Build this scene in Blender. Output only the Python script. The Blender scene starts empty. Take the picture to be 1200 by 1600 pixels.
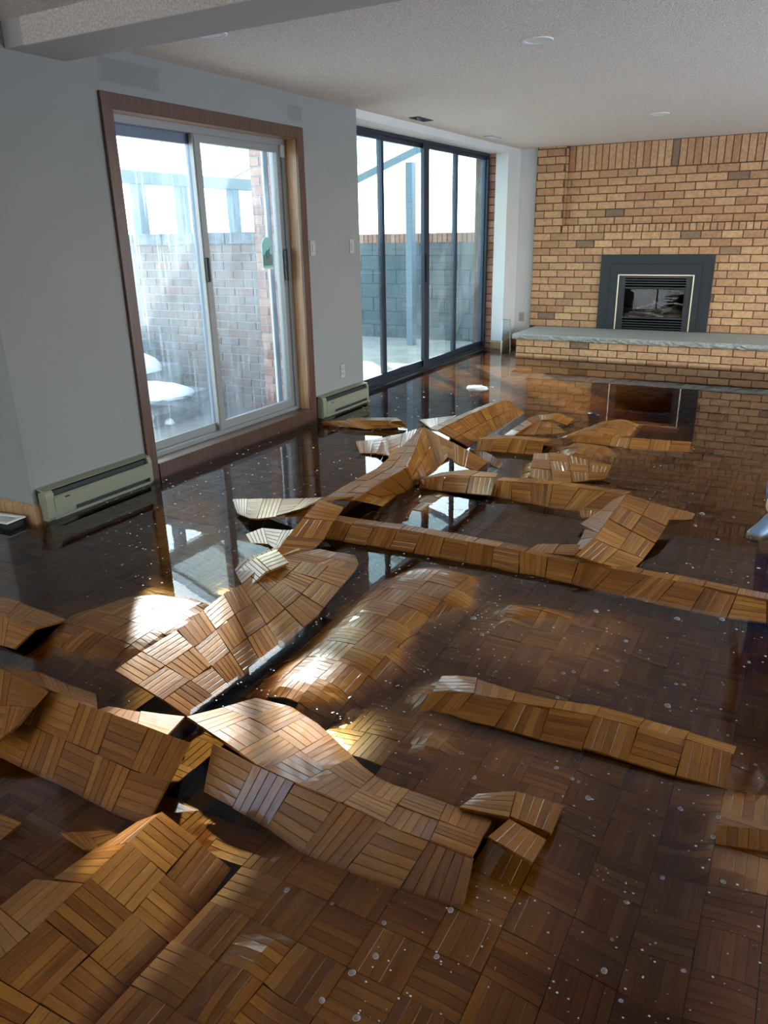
import bpy, bmesh, math, random
import numpy as np
from mathutils import Vector, Matrix
random.seed(7)
scn = bpy.context.scene
col = scn.collection
# ------------------------------------------------------------------ camera
PITCH, YAW, ROLL, F = 0.3533, 0.5127, -0.0198, 1176.34
CAM = Vector((3.5878, 0.0, 1.4574))
fw = Vector((-math.sin(YAW)*math.cos(PITCH), math.cos(YAW)*math.cos(PITCH), -math.sin(PITCH)))
_r = Vector((math.cos(YAW), math.sin(YAW), 0)); _u = _r.cross(fw)
rt = _r*math.cos(ROLL) + _u*math.sin(ROLL); up = -_r*math.sin(ROLL) + _u*math.cos(ROLL)
cd = bpy.data.cameras.new('camera'); cam = bpy.data.objects.new('camera', cd); col.objects.link(cam)
cd.sensor_fit = 'HORIZONTAL'; cd.sensor_width = 36; cd.lens = 36*F/1200; cd.clip_end = 500
m = Matrix((rt, up, -fw)).transposed().to_4x4(); m.translation = CAM; cam.matrix_world = m
scn.camera = cam
# ------------------------------------------------------------------ world, sun, exposure
SUN = Vector((-0.60, 0.66, 0.455)).normalized()
w = bpy.data.worlds.new('sky'); scn.world = w; w.use_nodes = True
wn = w.node_tree.nodes; bg = wn['Background']
sky = wn.new('ShaderNodeTexSky'); sky.sky_type = 'NISHITA'; sky.sun_disc = False
sky.sun_elevation = math.asin(SUN.z); sky.sun_rotation = math.atan2(SUN.x, SUN.y)
sky.dust_density = 1.5; sky.air_density = 1.0
wm = wn.new('ShaderNodeMixRGB'); wm.blend_type = 'MULTIPLY'; wm.inputs[0].default_value = 1; wm.inputs[2].default_value = (1.0, .945, .875, 1)   # hazy winter sky
hz = wn.new('ShaderNodeMixRGB'); hz.blend_type = 'DARKEN'; hz.inputs[0].default_value = 1; hz.inputs[2].default_value = (3.0, 3.4, 3.9, 1)   # added cap on sky brightness flattens the glow round the sun
w.node_tree.links.new(sky.outputs[0], hz.inputs[1]); w.node_tree.links.new(hz.outputs[0], wm.inputs[1]); w.node_tree.links.new(wm.outputs[0], bg.inputs['Color']); bg.inputs['Strength'].default_value = 0.9
sl = bpy.data.lights.new('sun', 'SUN'); sl.energy = 6.0; sl.angle = 0.03; sl.color = (1, 0.96, 0.90)
so = bpy.data.objects.new('sun', sl); col.objects.link(so); so.rotation_euler = SUN.to_track_quat('Z', 'Y').to_euler()
so.location = SUN*20
vs = scn.view_settings; vs.view_transform = 'Standard'; vs.look = 'None'; vs.gamma = 1; vs.use_curve_mapping = False
vs.exposure = 1.55
cy = scn.cycles
cy.max_bounces = 10; cy.diffuse_bounces = 5; cy.glossy_bounces = 4; cy.transparent_max_bounces = 16
cy.transmission_bounces = 6; cy.volume_bounces = 0; cy.caustics_reflective = True; cy.blur_glossy = 1.2; cy.caustics_refractive = False
cy.sample_clamp_indirect = 6; cy.use_denoising = True
def portal(loc, rot, sx, sy):
    l = bpy.data.lights.new('window_portal', 'AREA'); l.shape = 'RECTANGLE'; l.size = sx; l.size_y = sy; l.cycles.is_portal = True
    o = bpy.data.objects.new('window_portal', l); col.objects.link(o); o.location = loc; o.rotation_euler = rot
H = 2.44
Y0, D1A, D1B = 2.459, 3.36, 5.13          # wall end, door 1 clear opening
Y3, YA, YB, YF, YH = 6.033, 9.67, 10.12, 10.07, 9.17
XC = 0.2365
XR, YR = 6.4, -3.0
portal((-0.3, 4.25, 1.1), (0, math.radians(-90), 0), 2.1, 1.75)
portal((-0.4, 7.8, 1.2), (0, math.radians(-90), 0), 2.3, 3.5)
portal((XR+.15, 5.8, 1.18), (0, math.radians(90), 0), 2.13, 7.2)
portal((-.4, YR-.15, 1.2), (math.radians(-90), 0, 0), 2.4, 2.2)
# ------------------------------------------------------------------ helpers
def ray(px, py): return fw + rt*((px-600)/F) - up*((py-800)/F)
def at(px, py, z=0.0):
    d = ray(px, py); return CAM + d*((z-CAM.z)/d.z)
def onx(px, py, X):
    d = ray(px, py); return CAM + d*((X-CAM.x)/d.x)
def ony(px, py, Y):
    d = ray(px, py); return CAM + d*((Y-CAM.y)/d.y)
def tag(o, label=None, cat=None, group=None, kind=None):
    if label: o['label'] = label
    if cat: o['category'] = cat
    if group: o['group'] = group
    if kind: o['kind'] = kind
    return o
def link(name, me, parent=None):
    o = bpy.data.objects.new(name, me); col.objects.link(o)
    if parent: o.parent = parent
    return o
def empty(name, loc=(0, 0, 0), rz=0):
    o = bpy.data.objects.new(name, None); col.objects.link(o); o.location = loc; o.rotation_euler = (0, 0, rz)
    o.empty_display_size = .1; return o
def bobj(name, bm, mat, parent=None, smooth=False):
    me = bpy.data.meshes.new(name); bm.to_mesh(me); bm.free()
    if mat: me.materials.append(mat)
    if smooth:
        for p in me.polygons: p.use_smooth = True
    return link(name, me, parent)
def addbox(bm, a, b, bev=0.0):
    lo = [min(a[i], b[i]) for i in range(3)]; hi = [max(a[i], b[i]) for i in range(3)]
    t = bmesh.new(); bmesh.ops.create_cube(t, size=1)
    for v in t.verts: v.co = Vector([(lo[i]+hi[i])/2 + v.co[i]*(hi[i]-lo[i]) for i in range(3)])
    if bev > 0: bmesh.ops.bevel(t, geom=t.edges[:], offset=bev, segments=1, affect='EDGES')
    me = bpy.data.meshes.new('t'); t.to_mesh(me); t.free(); bm.from_mesh(me); bpy.data.meshes.remove(me)
def box(name, a, b, mat, parent=None, bev=0.0):
    bm = bmesh.new(); addbox(bm, a, b, bev); return bobj(name, bm, mat, parent)
def prism(name, pts, axis, lo, hi, mat, parent=None, bev=0):
    """extrude a 2D polygon; axis = extruded axis"""
    bm = bmesh.new()
    def mk(p, t):
        v = list(p); v.insert(axis, t); return v
    A = [bm.verts.new(mk(p, lo)) for p in pts]; B = [bm.verts.new(mk(p, hi)) for p in pts]
    bm.faces.new(A); bm.faces.new(B[::-1]); n = len(pts)
    for i in range(n): bm.faces.new((A[i], B[i], B[(i+1) % n], A[(i+1) % n]))
    bmesh.ops.recalc_face_normals(bm, faces=bm.faces[:])
    if bev: bmesh.ops.bevel(bm, geom=bm.edges[:], offset=bev, segments=1, affect='EDGES')
    return bobj(name, bm, mat, parent)
def frame_bm(axis, pos, depth, u0, u1, v0, v1, t, tb=None):
    """rectangular ring as one connected mesh in the plane axis=pos; v is z"""
    tb = tb or t; bm = bmesh.new(); rings = []
    for d in (pos, pos+depth):
        for (a, b, c, e) in ((u0, u1, v0, v1), (u0+t, u1-t, v0+tb, v1-t)):
            r = []
            for (uu, vv) in ((a, c), (b, c), (b, e), (a, e)):
                r.append(bm.verts.new((d, uu, vv) if axis == 0 else (uu, d, vv)))
            rings.append(r)
    o0, i0, o1, i1 = rings
    for k in range(4):
        j = (k+1) % 4
        bm.faces.new((o0[k], o0[j], i0[j], i0[k])); bm.faces.new((o1[k], i1[k], i1[j], o1[j]))
        bm.faces.new((o0[k], o1[k], o1[j], o0[j])); bm.faces.new((i0[k], i0[j], i1[j], i1[k]))
    bmesh.ops.recalc_face_normals(bm, faces=bm.faces[:]); return bm
# ------------------------------------------------------------------ materials
def mat(name, color=(.5, .5, .5), rough=.5, metal=0, spec=None, coat=0):
    m = bpy.data.materials.new(name); m.use_nodes = True; b = m.node_tree.nodes['Principled BSDF']
    b.inputs['Base Color'].default_value = (*color, 1); b.inputs['Roughness'].default_value = rough; b.inputs['Metallic'].default_value = metal
    if spec is not None: b.inputs['Specular IOR Level'].default_value = spec
    if coat: b.inputs['Coat Weight'].default_value = coat; b.inputs['Coat Roughness'].default_value = .08
    return m
class N:
    def __init__(s, m): s.m = m; s.t = m.node_tree; s.b = s.t.nodes.get('Principled BSDF')
    def new(s, k, **kw):
        n = s.t.nodes.new('ShaderNode'+k)
        for a, v in kw.items(): setattr(n, a, v)
        return n
    def l(s, a, b): s.t.links.new(a, b)
    def noise(s, vec, scale, detail=3, rough=.5):
        n = s.new('TexNoise'); n.inputs['Scale'].default_value = scale; n.inputs['Detail'].default_value = detail; n.inputs['Roughness'].default_value = rough
        if vec: s.l(vec, n.inputs['Vector'])
        return n
    def ramp(s, fac, stops):
        r = s.new('ValToRGB'); e = r.color_ramp.elements
        while len(e) < len(stops): e.new(.5)
        for i, (p, c) in enumerate(stops): e[i].position = p; e[i].color = (*c, 1)
        s.l(fac, r.inputs[0]); return r
    def bump(s, h, strength, dist=.01):
        b = s.new('Bump'); b.inputs['Strength'].default_value = strength; b.inputs['Distance'].default_value = dist; s.l(h, b.inputs['Height'])
        s.l(b.outputs[0], s.b.inputs['Normal']); return b
    def math(s, op, a, b=None):
        n = s.new('Math', operation=op)
        for i, x in enumerate((a, b)):
            if x is None: continue
            if isinstance(x, (int, float)): n.inputs[i].default_value = x
            else: s.l(x, n.inputs[i])
        return n.outputs[0]
    def mapping(s, vec, scale):
        n = s.new('Mapping'); n.inputs['Scale'].default_value = scale; s.l(vec, n.inputs[0]); return n.outputs[0]
    def mixc(s, f, a, b, mode='MIX'):
        n = s.new('MixRGB', blend_type=mode)
        for i, x in enumerate((f, a, b)):
            if isinstance(x, (int, float)): n.inputs[i].default_value = x
            elif isinstance(x, tuple): n.inputs[i].default_value = (*x, 1)
            else: s.l(x, n.inputs[i])
        return n.outputs[0]
def wood_parquet():
    m = mat('oak parquet varnished', rough=.36, coat=.26, spec=.25); n = N(m)
    uv = n.new('UVMap'); uv.uv_map = 'UVMap'; at_ = n.new('Attribute'); at_.attribute_name = 'tone'
    g1 = n.noise(n.mapping(uv.outputs[0], (14, 330, 1)), 1, 4, .6)
    g2 = n.noise(n.mapping(uv.outputs[0], (4, 60, 1)), 1, 3, .55)
    s = n.math('ADD', n.math('MULTIPLY', g1.outputs[0], .40), n.math('ADD', n.math('MULTIPLY', g2.outputs[0], .45), n.math('MULTIPLY', at_.outputs['Fac'], .42)))
    r = n.ramp(s, [(.10, (.022, .007, .0012)), (.28, (.085, .024, .002)), (.46, (.19, .058, .005)), (.64, (.29, .098, .010)), (.88, (.42, .165, .024))])
    pore = n.noise(n.mapping(uv.outputs[0], (45, 900, 1)), 1, 2, .5)
    pr = n.ramp(pore.outputs[0], [(.33, (.45, .38, .32)), (.46, (1, 1, 1))])
    n.l(n.mixc(.65, r.outputs[0], pr.outputs[0], 'MULTIPLY'), n.b.inputs['Base Color'])
    rr = n.new('MapRange'); n.l(g2.outputs[0], rr.inputs[0]); rr.inputs[3].default_value = .24; rr.inputs[4].default_value = .46
    n.l(rr.outputs[0], n.b.inputs['Roughness'])
    n.bump(n.math('ADD', g1.outputs[0], pr.outputs[0]), .22, .0016)
    return m
M = {}
M['parquet'] = wood_parquet()
def wood_trim(name, c0, c1):
    m = mat(name, rough=.35); n = N(m); tc = n.new('TexCoord')
    g = n.noise(n.mapping(tc.outputs['Object'], (60, 60, 3)), 1, 4, .6)
    r = n.ramp(g.outputs[0], [(.35, c0), (.65, c1)]); n.l(r.outputs[0], n.b.inputs['Base Color']); n.bump(g.outputs[0], .1, .002); return m
M['trim'] = wood_trim('shade toned oak trim', (.07, .030, .019), (.115, .052, .031))  # oak darkened: shade on the door casing is put into the colour
M['basewood'] = wood_trim('oak baseboard', (.28, .14, .06), (.46, .26, .12))
def plaster(name, c, stains=False):
    m = mat(name, c, .85); n = N(m); tc = n.new('TexCoord')
    g = n.noise(tc.outputs['Object'], 2.2, 4, .55); g2 = n.noise(tc.outputs['Object'], 160, 2, .5)
    r = n.ramp(g.outputs[0], [(.3, tuple(x*.93 for x in c)), (.7, c)]); out = r.outputs[0]
    if stains:                                  # grey filler patches left on the wall
        sep = n.new('SeparateXYZ'); n.l(tc.outputs['Object'], sep.inputs[0])
        for (y, z, ry, rz) in stains:
            dy = n.math('DIVIDE', n.math('SUBTRACT', sep.outputs[1], y), ry); dz = n.math('DIVIDE', n.math('SUBTRACT', sep.outputs[2], z), rz)
            d = n.math('MAXIMUM', n.math('ABSOLUTE', dy), n.math('ABSOLUTE', dz)); d = n.math('ADD', d, n.math('MULTIPLY', n.noise(tc.outputs['Object'], 14, 2).outputs[0], .5))
            k = n.new('MapRange'); n.l(d, k.inputs[0]); k.inputs[1].default_value = 1.15; k.inputs[2].default_value = 1.35; k.inputs[3].default_value = .45; k.inputs[4].default_value = 0
            out = n.mixc(k.outputs[0], out, tuple(x*.55 for x in c))
    n.l(out, n.b.inputs['Base Color']); n.bump(g2.outputs[0], .08, .002); return m
WALLC = (.28, .278, .262)  # wall paint darkened: dimness of the window wall is put into the colour
M['wall'] = plaster('wall paint off white', (.72, .72, .69))  # paler copy of the wall paint, so unseen walls bounce more light
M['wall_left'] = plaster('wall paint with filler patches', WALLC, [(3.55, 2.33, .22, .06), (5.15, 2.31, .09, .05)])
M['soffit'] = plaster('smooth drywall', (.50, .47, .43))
def popcorn(name, c):
    m = mat(name, c, .9); n = N(m); tc = n.new('TexCoord')
    v = n.noise(tc.outputs['Object'], 95, 3, .7); g = n.noise(tc.outputs['Object'], 1.3, 2)
    r = n.ramp(v.outputs[0], [(.36, tuple(x*.72 for x in c)), (.56, c), (.68, tuple(min(1, x*1.18) for x in c))])
    n.l(r.outputs[0], n.b.inputs['Base Color']); n.bump(v.outputs[0], .9, .012); return m
M['popcorn'] = popcorn('textured stipple ceiling', (.90, .78, .66))
def brickmat(name, stops, rnd=.75):
    m = mat(name, rough=.85); n = N(m); oi = n.new('ObjectInfo'); tc = n.new('TexCoord')
    r = n.ramp(oi.outputs['Random'], stops)
    off = n.new('VectorMath', operation='ADD'); n.l(tc.outputs['Object'], off.inputs[0])
    cmb = n.new('CombineXYZ'); n.l(n.math('MULTIPLY', oi.outputs['Random'], 37), cmb.inputs[0]); n.l(cmb.outputs[0], off.inputs[1])
    g = n.noise(off.outputs[0], 28, 4, .65); g3 = n.noise(n.mapping(off.outputs[0], (25, 25, 140)), 1, 3, .6)
    d = n.ramp(g.outputs[0], [(.3, (.76, .71, .66)), (.55, (1, 1, 1)), (.72, (1.1, 1.07, 1.0))])
    c = n.mixc(1, r.outputs[0], d.outputs[0], 'MULTIPLY'); d2 = n.ramp(g3.outputs[0], [(.35, (.72, .7, .66)), (.55, (1, 1, 1))])
    n.l(n.mixc(.6, c, d2.outputs[0], 'MULTIPLY'), n.b.inputs['Base Color']); n.bump(n.math('ADD', g.outputs[0], g3.outputs[0]), .5, .004); return m
M['brick'] = brickmat('tan clay brick', [(0, (.26, .17, .10)), (.025, (.28, .18, .11)), (.04, (.48, .25, .125)), (.4, (.62, .345, .175)), (.75, (.69, .41, .21)), (1, (.56, .29, .15))])
M['brick_red'] = brickmat('weathered red brick', [(0, (.14, .105, .085)), (.3, (.165, .12, .095)), (.6, (.19, .105, .075)), (1, (.155, .135, .12))])
M['brick_rust'] = brickmat('rust red brick', [(0, (.24, .11, .075)), (.5, (.34, .16, .10)), (1, (.42, .24, .16))])
M['block'] = brickmat('painted grey block', [(0, (.075, .10, .105)), (1, (.085, .11, .115))])
M['mortar'] = mat('dark mortar', (.10, .062, .036), .95)
M['mortar_grey'] = mat('grey mortar', (.28, .24, .21), .95)
M['mortar_dark'] = mat('block joint', (.05, .07, .075), .95)
def stone(name, a, b, sc=30):
    m = mat(name, rough=.75); n = N(m); tc = n.new('TexCoord'); g = n.noise(tc.outputs['Object'], sc, 5, .7)
    n.l(n.ramp(g.outputs[0], [(.35, a), (.65, b)]).outputs[0], n.b.inputs['Base Color']); n.bump(g.outputs[0], .6, .01); return m
M['slab'] = stone('grey limestone slab', (.26, .25, .21), (.46, .45, .40), 45)
M['rock'] = stone('rough grey stone', (.07, .075, .075), (.15, .155, .155), 9)
M['snow'] = stone('snow', (.74, .78, .84), (.86, .88, .92), 12)
M['soil'] = stone('wet gravel and soil', (.06, .045, .033), (.13, .10, .08), 18)
M['patio'] = stone('pale concrete patio', (.24, .215, .17), (.34, .31, .25), 3)
M['ground'] = stone('snowy ground', (.78, .79, .8), (.86, .87, .88), 1)
M['sub'] = stone('black adhesive on slab', (.012, .013, .014), (.035, .035, .036), 12)
M['black'] = mat('black metal', (.012, .014, .016), .42, .2)
M['blackgloss'] = mat('black enamel', (.018, .02, .022), .3, .1)
M['darkgrey'] = mat('charcoal steel', (.025, .03, .032), .45, .2)
M['bronze'] = mat('dark anodised frame', (.03, .045, .065), .4, .5)
M['alu'] = mat('brushed aluminium', (.27, .27, .265), .45, .35)
M['alu_dark'] = mat('dull aluminium', (.13, .16, .21), .45, .5)
M['brass'] = mat('pale brass', (.75, .66, .46), .3, .7)
M['heater'] = mat('aged almond enamel', (.25, .245, .165), .45)
M['heater_in'] = mat('dark heater inside', (.02, .022, .025), .6)
M['ivory'] = mat('ivory plastic', (.40, .39, .35), .45)
M['white'] = mat('white enamel', (.78, .77, .74), .4)
M['bulb'] = mat('frosted lamp', (.8, .78, .72), .35)
M['slot'] = mat('slot shadow black', (.01, .01, .01), .8)
M['log'] = stone('ceramic log', (.16, .12, .09), (.42, .36, .30), 40)
M['paper'] = mat('wet white packaging', (.78, .77, .74), .4)
M['roof_beam'] = mat('painted fascia', (.16, .22, .24), .7)
M['post'] = mat('painted post', (.14, .20, .24), .7)
M['skin'] = mat('skin', (.62, .40, .30), .5); M['jeans'] = stone('blue denim', (.05, .10, .26), (.10, .18, .38), 120)
M['shoe'] = mat('slate blue shoe', (.17, .23, .30), .4); M['sole'] = mat('shoe sole', (.03, .03, .035), .6)
M['shirt'] = mat('grey shirt', (.25, .27, .3), .8); M['hair'] = mat('dark hair', (.03, .02, .015), .6); M['eye'] = mat('eye', (.7, .7, .7), .3)
# glass: clear with dried streaks that scatter a little daylight
def glassmat(name, dirt, tint, streak=True):
    m = bpy.data.materials.new(name); m.use_nodes = True; n = N(m); t = m.node_tree
    t.nodes.remove(n.b); out = t.nodes['Material Output']
    tr = n.new('BsdfTransparent'); tr.inputs[0].default_value = (*tint, 1)
    gl = n.new('BsdfGlossy'); gl.inputs['Roughness'].default_value = 0.0
    fr = n.new('Fresnel'); fr.inputs[0].default_value = 1.5
    ge = n.new('NewGeometry'); front = n.math('MULTIPLY', fr.outputs[0], n.math('SUBTRACT', 1.0, ge.outputs['Backfacing']))
    mx = n.new('MixShader'); n.l(front, mx.inputs[0]); n.l(tr.outputs[0], mx.inputs[1]); n.l(gl.outputs[0], mx.inputs[2])
    tl = n.new('BsdfTranslucent'); tl.inputs[0].default_value = (.78, .92, 1, 1)
    tc = n.new('TexCoord')
    a = n.noise(n.mapping(tc.outputs['Object'], (1, 60, 2.2)), 1, 4, .6); b = n.noise(tc.outputs['Object'], 3.0, 4, .6)
    ra = n.new('MapRange'); n.l(a.outputs[0], ra.inputs[0]); ra.inputs[1].default_value = .52; ra.inputs[2].default_value = .78; ra.inputs[3].default_value = 0; ra.inputs[4].default_value = dirt*2.2
    rb = n.new('MapRange'); n.l(b.outputs[0], rb.inputs[0]); rb.inputs[1].default_value = .3; rb.inputs[2].default_value = .7; rb.inputs[3].default_value = dirt*.35; rb.inputs[4].default_value = dirt*1.3
    s = n.math('ADD', ra.outputs[0], rb.outputs[0])
    m2 = n.new('MixShader'); n.l(s, m2.inputs[0]); n.l(mx.outputs[0], m2.inputs[1]); n.l(tl.outputs[0], m2.inputs[2])
    n.l(m2.outputs[0], out.inputs['Surface']); return m
M['glass1'] = glassmat('streaked door glass', .045, (.90, .97, .98))
M['glass2'] = glassmat('rain streaked glass', .016, (.86, .95, .97))
def sheet():
    m = bpy.data.materials.new('corrugated translucent sheet'); m.use_nodes = True; n = N(m); out = m.node_tree.nodes['Material Output']; m.node_tree.nodes.remove(n.b)
    tr = n.new('BsdfTransparent'); tr.inputs[0].default_value = (.9, .95, .75, 1); tl = n.new('BsdfTranslucent'); tl.inputs[0].default_value = (.38, .46, .47, 1)
    df = n.new('BsdfDiffuse'); df.inputs[0].default_value = (.3, .36, .31, 1); a = n.new('MixShader'); a.inputs[0].default_value = .35; n.l(tl.outputs[0], a.inputs[1]); n.l(df.outputs[0], a.inputs[2])
    b = n.new('MixShader'); b.inputs[0].default_value = .90; n.l(tr.outputs[0], b.inputs[1]); n.l(a.outputs[0], b.inputs[2]); n.l(b.outputs[0], out.inputs['Surface']); return m
M['roofsheet'] = sheet()
def water():
    m = bpy.data.materials.new('murky flood water'); m.use_nodes = True; n = N(m); t = m.node_tree
    t.nodes.remove(n.b); out = t.nodes['Material Output']
    tr = n.new('BsdfTransparent'); gl = n.new('BsdfGlossy'); gl.inputs['Roughness'].default_value = .012
    fr = n.new('Fresnel'); fr.inputs[0].default_value = 1.55
    tc = n.new('TexCoord'); g = n.noise(tc.outputs['Object'], 3.2, 2, .4); g2 = n.noise(tc.outputs['Object'], 26, 2, .5)
    b = n.new('Bump'); b.inputs['Strength'].default_value = 1; b.inputs['Distance'].default_value = .00045
    n.l(n.math('ADD', g.outputs[0], n.math('MULTIPLY', g2.outputs[0], .10)), b.inputs['Height'])
    n.l(b.outputs[0], gl.inputs['Normal']); n.l(b.outputs[0], fr.inputs['Normal'])
    ge = n.new('NewGeometry'); front = n.math('MULTIPLY', fr.outputs[0], n.math('SUBTRACT', 1.0, ge.outputs['Backfacing']))
    mx = n.new('MixShader'); n.l(front, mx.inputs[0]); n.l(tr.outputs[0], mx.inputs[1]); n.l(gl.outputs[0], mx.inputs[2])
    n.l(mx.outputs[0], out.inputs['Surface'])
    va = n.new('VolumeAbsorption'); va.inputs['Color'].default_value = (.70, .59, .34, 1); va.inputs['Density'].default_value = 34
    n.l(va.outputs[0], out.inputs['Volume']); return m
M['water'] = water()
bub = mat('bubble film', (.9, .9, .9), .08); bub.node_tree.nodes['Principled BSDF'].inputs['Transmission Weight'].default_value = .75
bub.node_tree.nodes['Principled BSDF'].inputs['IOR'].default_value = 1.12
M['bubble'] = bub
M['foam'] = mat('foam fleck', (.85, .84, .80), .3)
# ------------------------------------------------------------------ brick laying
_bm_cache = {}
def brick_mesh(l, h, d, mt):
    """front faces -y (local), centred; arris chamfered"""
    k = (round(l, 4), round(h, 4), round(d, 3), mt)
    if k not in _bm_cache:
        bm = bmesh.new(); c = .0035
        def ring(x, z, y): return [bm.verts.new((sx*x, y, sz*z)) for sx, sz in ((-1, -1), (1, -1), (1, 1), (-1, 1))]
        f = ring(l/2-c, h/2-c, -d); e = ring(l/2, h/2, -d+c); b = ring(l/2, h/2, 0)
        bm.faces.new(f)
        for A, B in ((f, e), (e, b)):
            for i in range(4): bm.faces.new((A[i], B[i], B[(i+1) % 4], A[(i+1) % 4]))
        bm.faces.new(b[::-1]); bmesh.ops.recalc_face_normals(bm, faces=bm.faces[:])
        me = bpy.data.meshes.new('brick'); bm.to_mesh(me); bm.free(); me.materials.append(M[mt]); _bm_cache[k] = me
    return _bm_cache[k]
rb = random.Random(3)
def lay(parent, y, x0, x1, z0, rows, L, C, mt, hole=None, off=0, name='brick', limit=10**9, joint=.010, proud=.010, xjit=.0, clipx=None, restx=None):
    """running bond facing -y on the plane y; bricks beyond restx are joined into one stuff part"""
    rest = []
    for r in range(rows):
        zc = z0 + (r+.5)*C; s = (off + (L/2 if r % 2 else 0)) % L; x = x0 - s
        while x < x1 - 1e-4:
            a, b = max(x, x0), min(x+L, x1); x += L
            segs = [(a, b)]
            if hole:
                hx0, hx1, hz0, hz1 = hole
                if hz0 < zc < hz1: segs = [(a, min(b, hx0)), (max(a, hx1), b)]
            for (p, q) in segs:
                ln = q-p-joint
                if ln < .02: continue
                ln = round(ln, 3); cx = (p+q)/2; dy = rb.uniform(-.0025, .0025)
                if restx is not None and cx > restx: rest.append((cx, y+dy, zc, ln)); continue
                o = link(name, brick_mesh(ln, C-joint, proud, mt), parent); o.location = (cx, y+dy, zc)
    if rest:
        bm = bmesh.new()
        for (cx, yy, zc, ln) in rest: addbox(bm, (cx-ln/2, yy-proud, zc-(C-joint)/2), (cx+ln/2, yy, zc+(C-joint)/2))
        o = bobj(name+'work_beyond', bm, M[mt], parent); o['kind'] = 'stuff'
# ------------------------------------------------------------------ room shell
st = lambda o: tag(o, kind='structure')
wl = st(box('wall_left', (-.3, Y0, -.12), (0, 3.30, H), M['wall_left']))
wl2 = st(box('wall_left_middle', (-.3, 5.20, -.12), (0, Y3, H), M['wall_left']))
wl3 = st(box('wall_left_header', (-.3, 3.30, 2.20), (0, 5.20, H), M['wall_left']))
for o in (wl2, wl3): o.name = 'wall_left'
st(box('wall_left', (-.45, Y3, 2.372), (0, YA, H), M['wall']))
st(box('wall_left', (-.16, YA, -.12), (0, YB, H), M['wall']))         # pier beyond the patio doors
st(box('wall_left', (-.45, YA+.05, -.12), (-.16, YB, H), M['mortar']))
st(box('wall_back', (-.3, YB, -.12), (.30, YB+.15, H), M['wall']))
st(box('wall_back', (4.55, YB, -.12), (XR+.2, YB+.15, H), M['wall']))
st(box('wall_back', (.30, YF+.141, -.12), (4.55, YF+.20, H), M['wall']))
st(box('wall_near_left', (-1.9, Y0+.02, -.12), (-.3, Y0+.3, H), M['wall']))
st(box('wall_far_left', (-2.1, YR, -.12), (-1.9, Y0+.3, H), M['wall']))
# right and rear walls stand outside the picture; each has an unseen window added as daylight fill
rw = empty('wall_right', (XR, 0, 0)); st(rw)
for a, b in (((0, YR, -.12), (.2, 2.2, H)), ((0, 9.4, -.12), (.2, YB, H)), ((0, 2.2, -.12), (.2, 9.4, .12)), ((0, 2.2, 2.25), (.2, 9.4, H))):
    box('wall_panel', a, b, M['wall'], rw)
bw = empty('wall_rear', (0, YR, 0)); st(bw)
for a, b in (((-2.1, -.2, -.12), (-1.6, 0, H)), ((.8, -.2, -.12), (XR+.2, 0, H)), ((-1.6, -.2, -.12), (.8, 0, .1)), ((-1.6, -.2, 2.3), (.8, 0, H))):
    box('wall_panel', a, b, M['wall'], bw)
win = st(bobj('fill_window_1', frame_bm(0, XR+.08, .05, 2.2, 9.4, .12, 2.25, .05), M['white']))
for k in (4.6, 7.0): box('mullion', (XR+.08, k-.02, .16), (XR+.13, k+.02, 2.21), M['white'], win)
win = st(bobj('fill_window_2', frame_bm(1, YR-.12, .05, -1.6, .8, .1, 2.3, .05), M['white']))
for k in (-.4,): box('mullion', (k-.02, YR-.12, .15), (k+.02, YR-.07, 2.25), M['white'], win)
ceil = st(prism('ceiling', [(-2.1, YR-.2), (XR+.2, YR-.2), (XR+.2, YB+.15), (-.3, YB+.15), (-.3, Y0+.3), (-2.1, Y0+.3)], 2, H, H+.12, M['popcorn']))
# dropped beam across the ceiling: smooth underside, stippled front
beam = empty('ceiling_bulkhead', (0, 2.76, 0)); tag(beam, kind='structure')
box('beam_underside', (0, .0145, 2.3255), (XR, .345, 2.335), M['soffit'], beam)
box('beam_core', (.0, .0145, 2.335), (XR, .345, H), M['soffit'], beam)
box('beam_face', (.135, 0, 2.3255), (XR, .0144, H), M['popcorn'], beam); box('beam_face_plain', (0, .002, 2.3255), (.1349, .0144, H), M['soffit'], beam)
# ------------------------------------------------------------------ chimney wall
CS = .0896; ZS = .265
ch = empty('wall_chimney', (0, YF, 0)); st(ch)
prism('mortar_bed', [(XC, 0), (4.6, 0), (4.6, .14), (XC, .14)], 2, -.12, 1.519, M['mortar'], ch)
prism('mortar_bed', [(XC, 0), (.608, 0), (.608, .14), (XC, .14)], 2, 1.519, H, M['mortar'], ch)
prism('mortar_bed', [(.608, .10), (4.6, .10), (4.6, .14), (.608, .14)], 2, 1.519, H, M['mortar'], ch)
HX0, HX1, HZ1 = 1.19, 2.43, 1.1
lay(ch, 0, XC, 4.6, ZS, 13, .2265, CS, 'brick', hole=(HX0, HX1, 0, HZ1), restx=3.35)
lay(ch, 0, XC, .608, ZS+13*CS, 12, .2265, CS, 'brick', off=.1)
for r in range(1):                                     # rowlock ledge of the niche
    x = .608
    while x < 3.35:
        o = link('brick', brick_mesh(.066, CS-.010, .010, 'brick'), ch); o.location = (x+.038, 0, ZS+13.5*CS); x += .0765
    bm = bmesh.new()
    while x < 4.6: addbox(bm, (x, -.01, ZS+13*CS+.005), (x+.066, 0, ZS+14*CS-.005)); x += .0765
    bobj('brickwork_beyond', bm, M['brick'], ch)['kind'] = 'stuff'
lay(ch, .10, .612, 4.6, ZS+14*CS, 7, .2265, CS, 'brick', off=.06, restx=3.3)
x = .618                                              # soldier course under the ceiling
zt = ZS+21*CS
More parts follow.
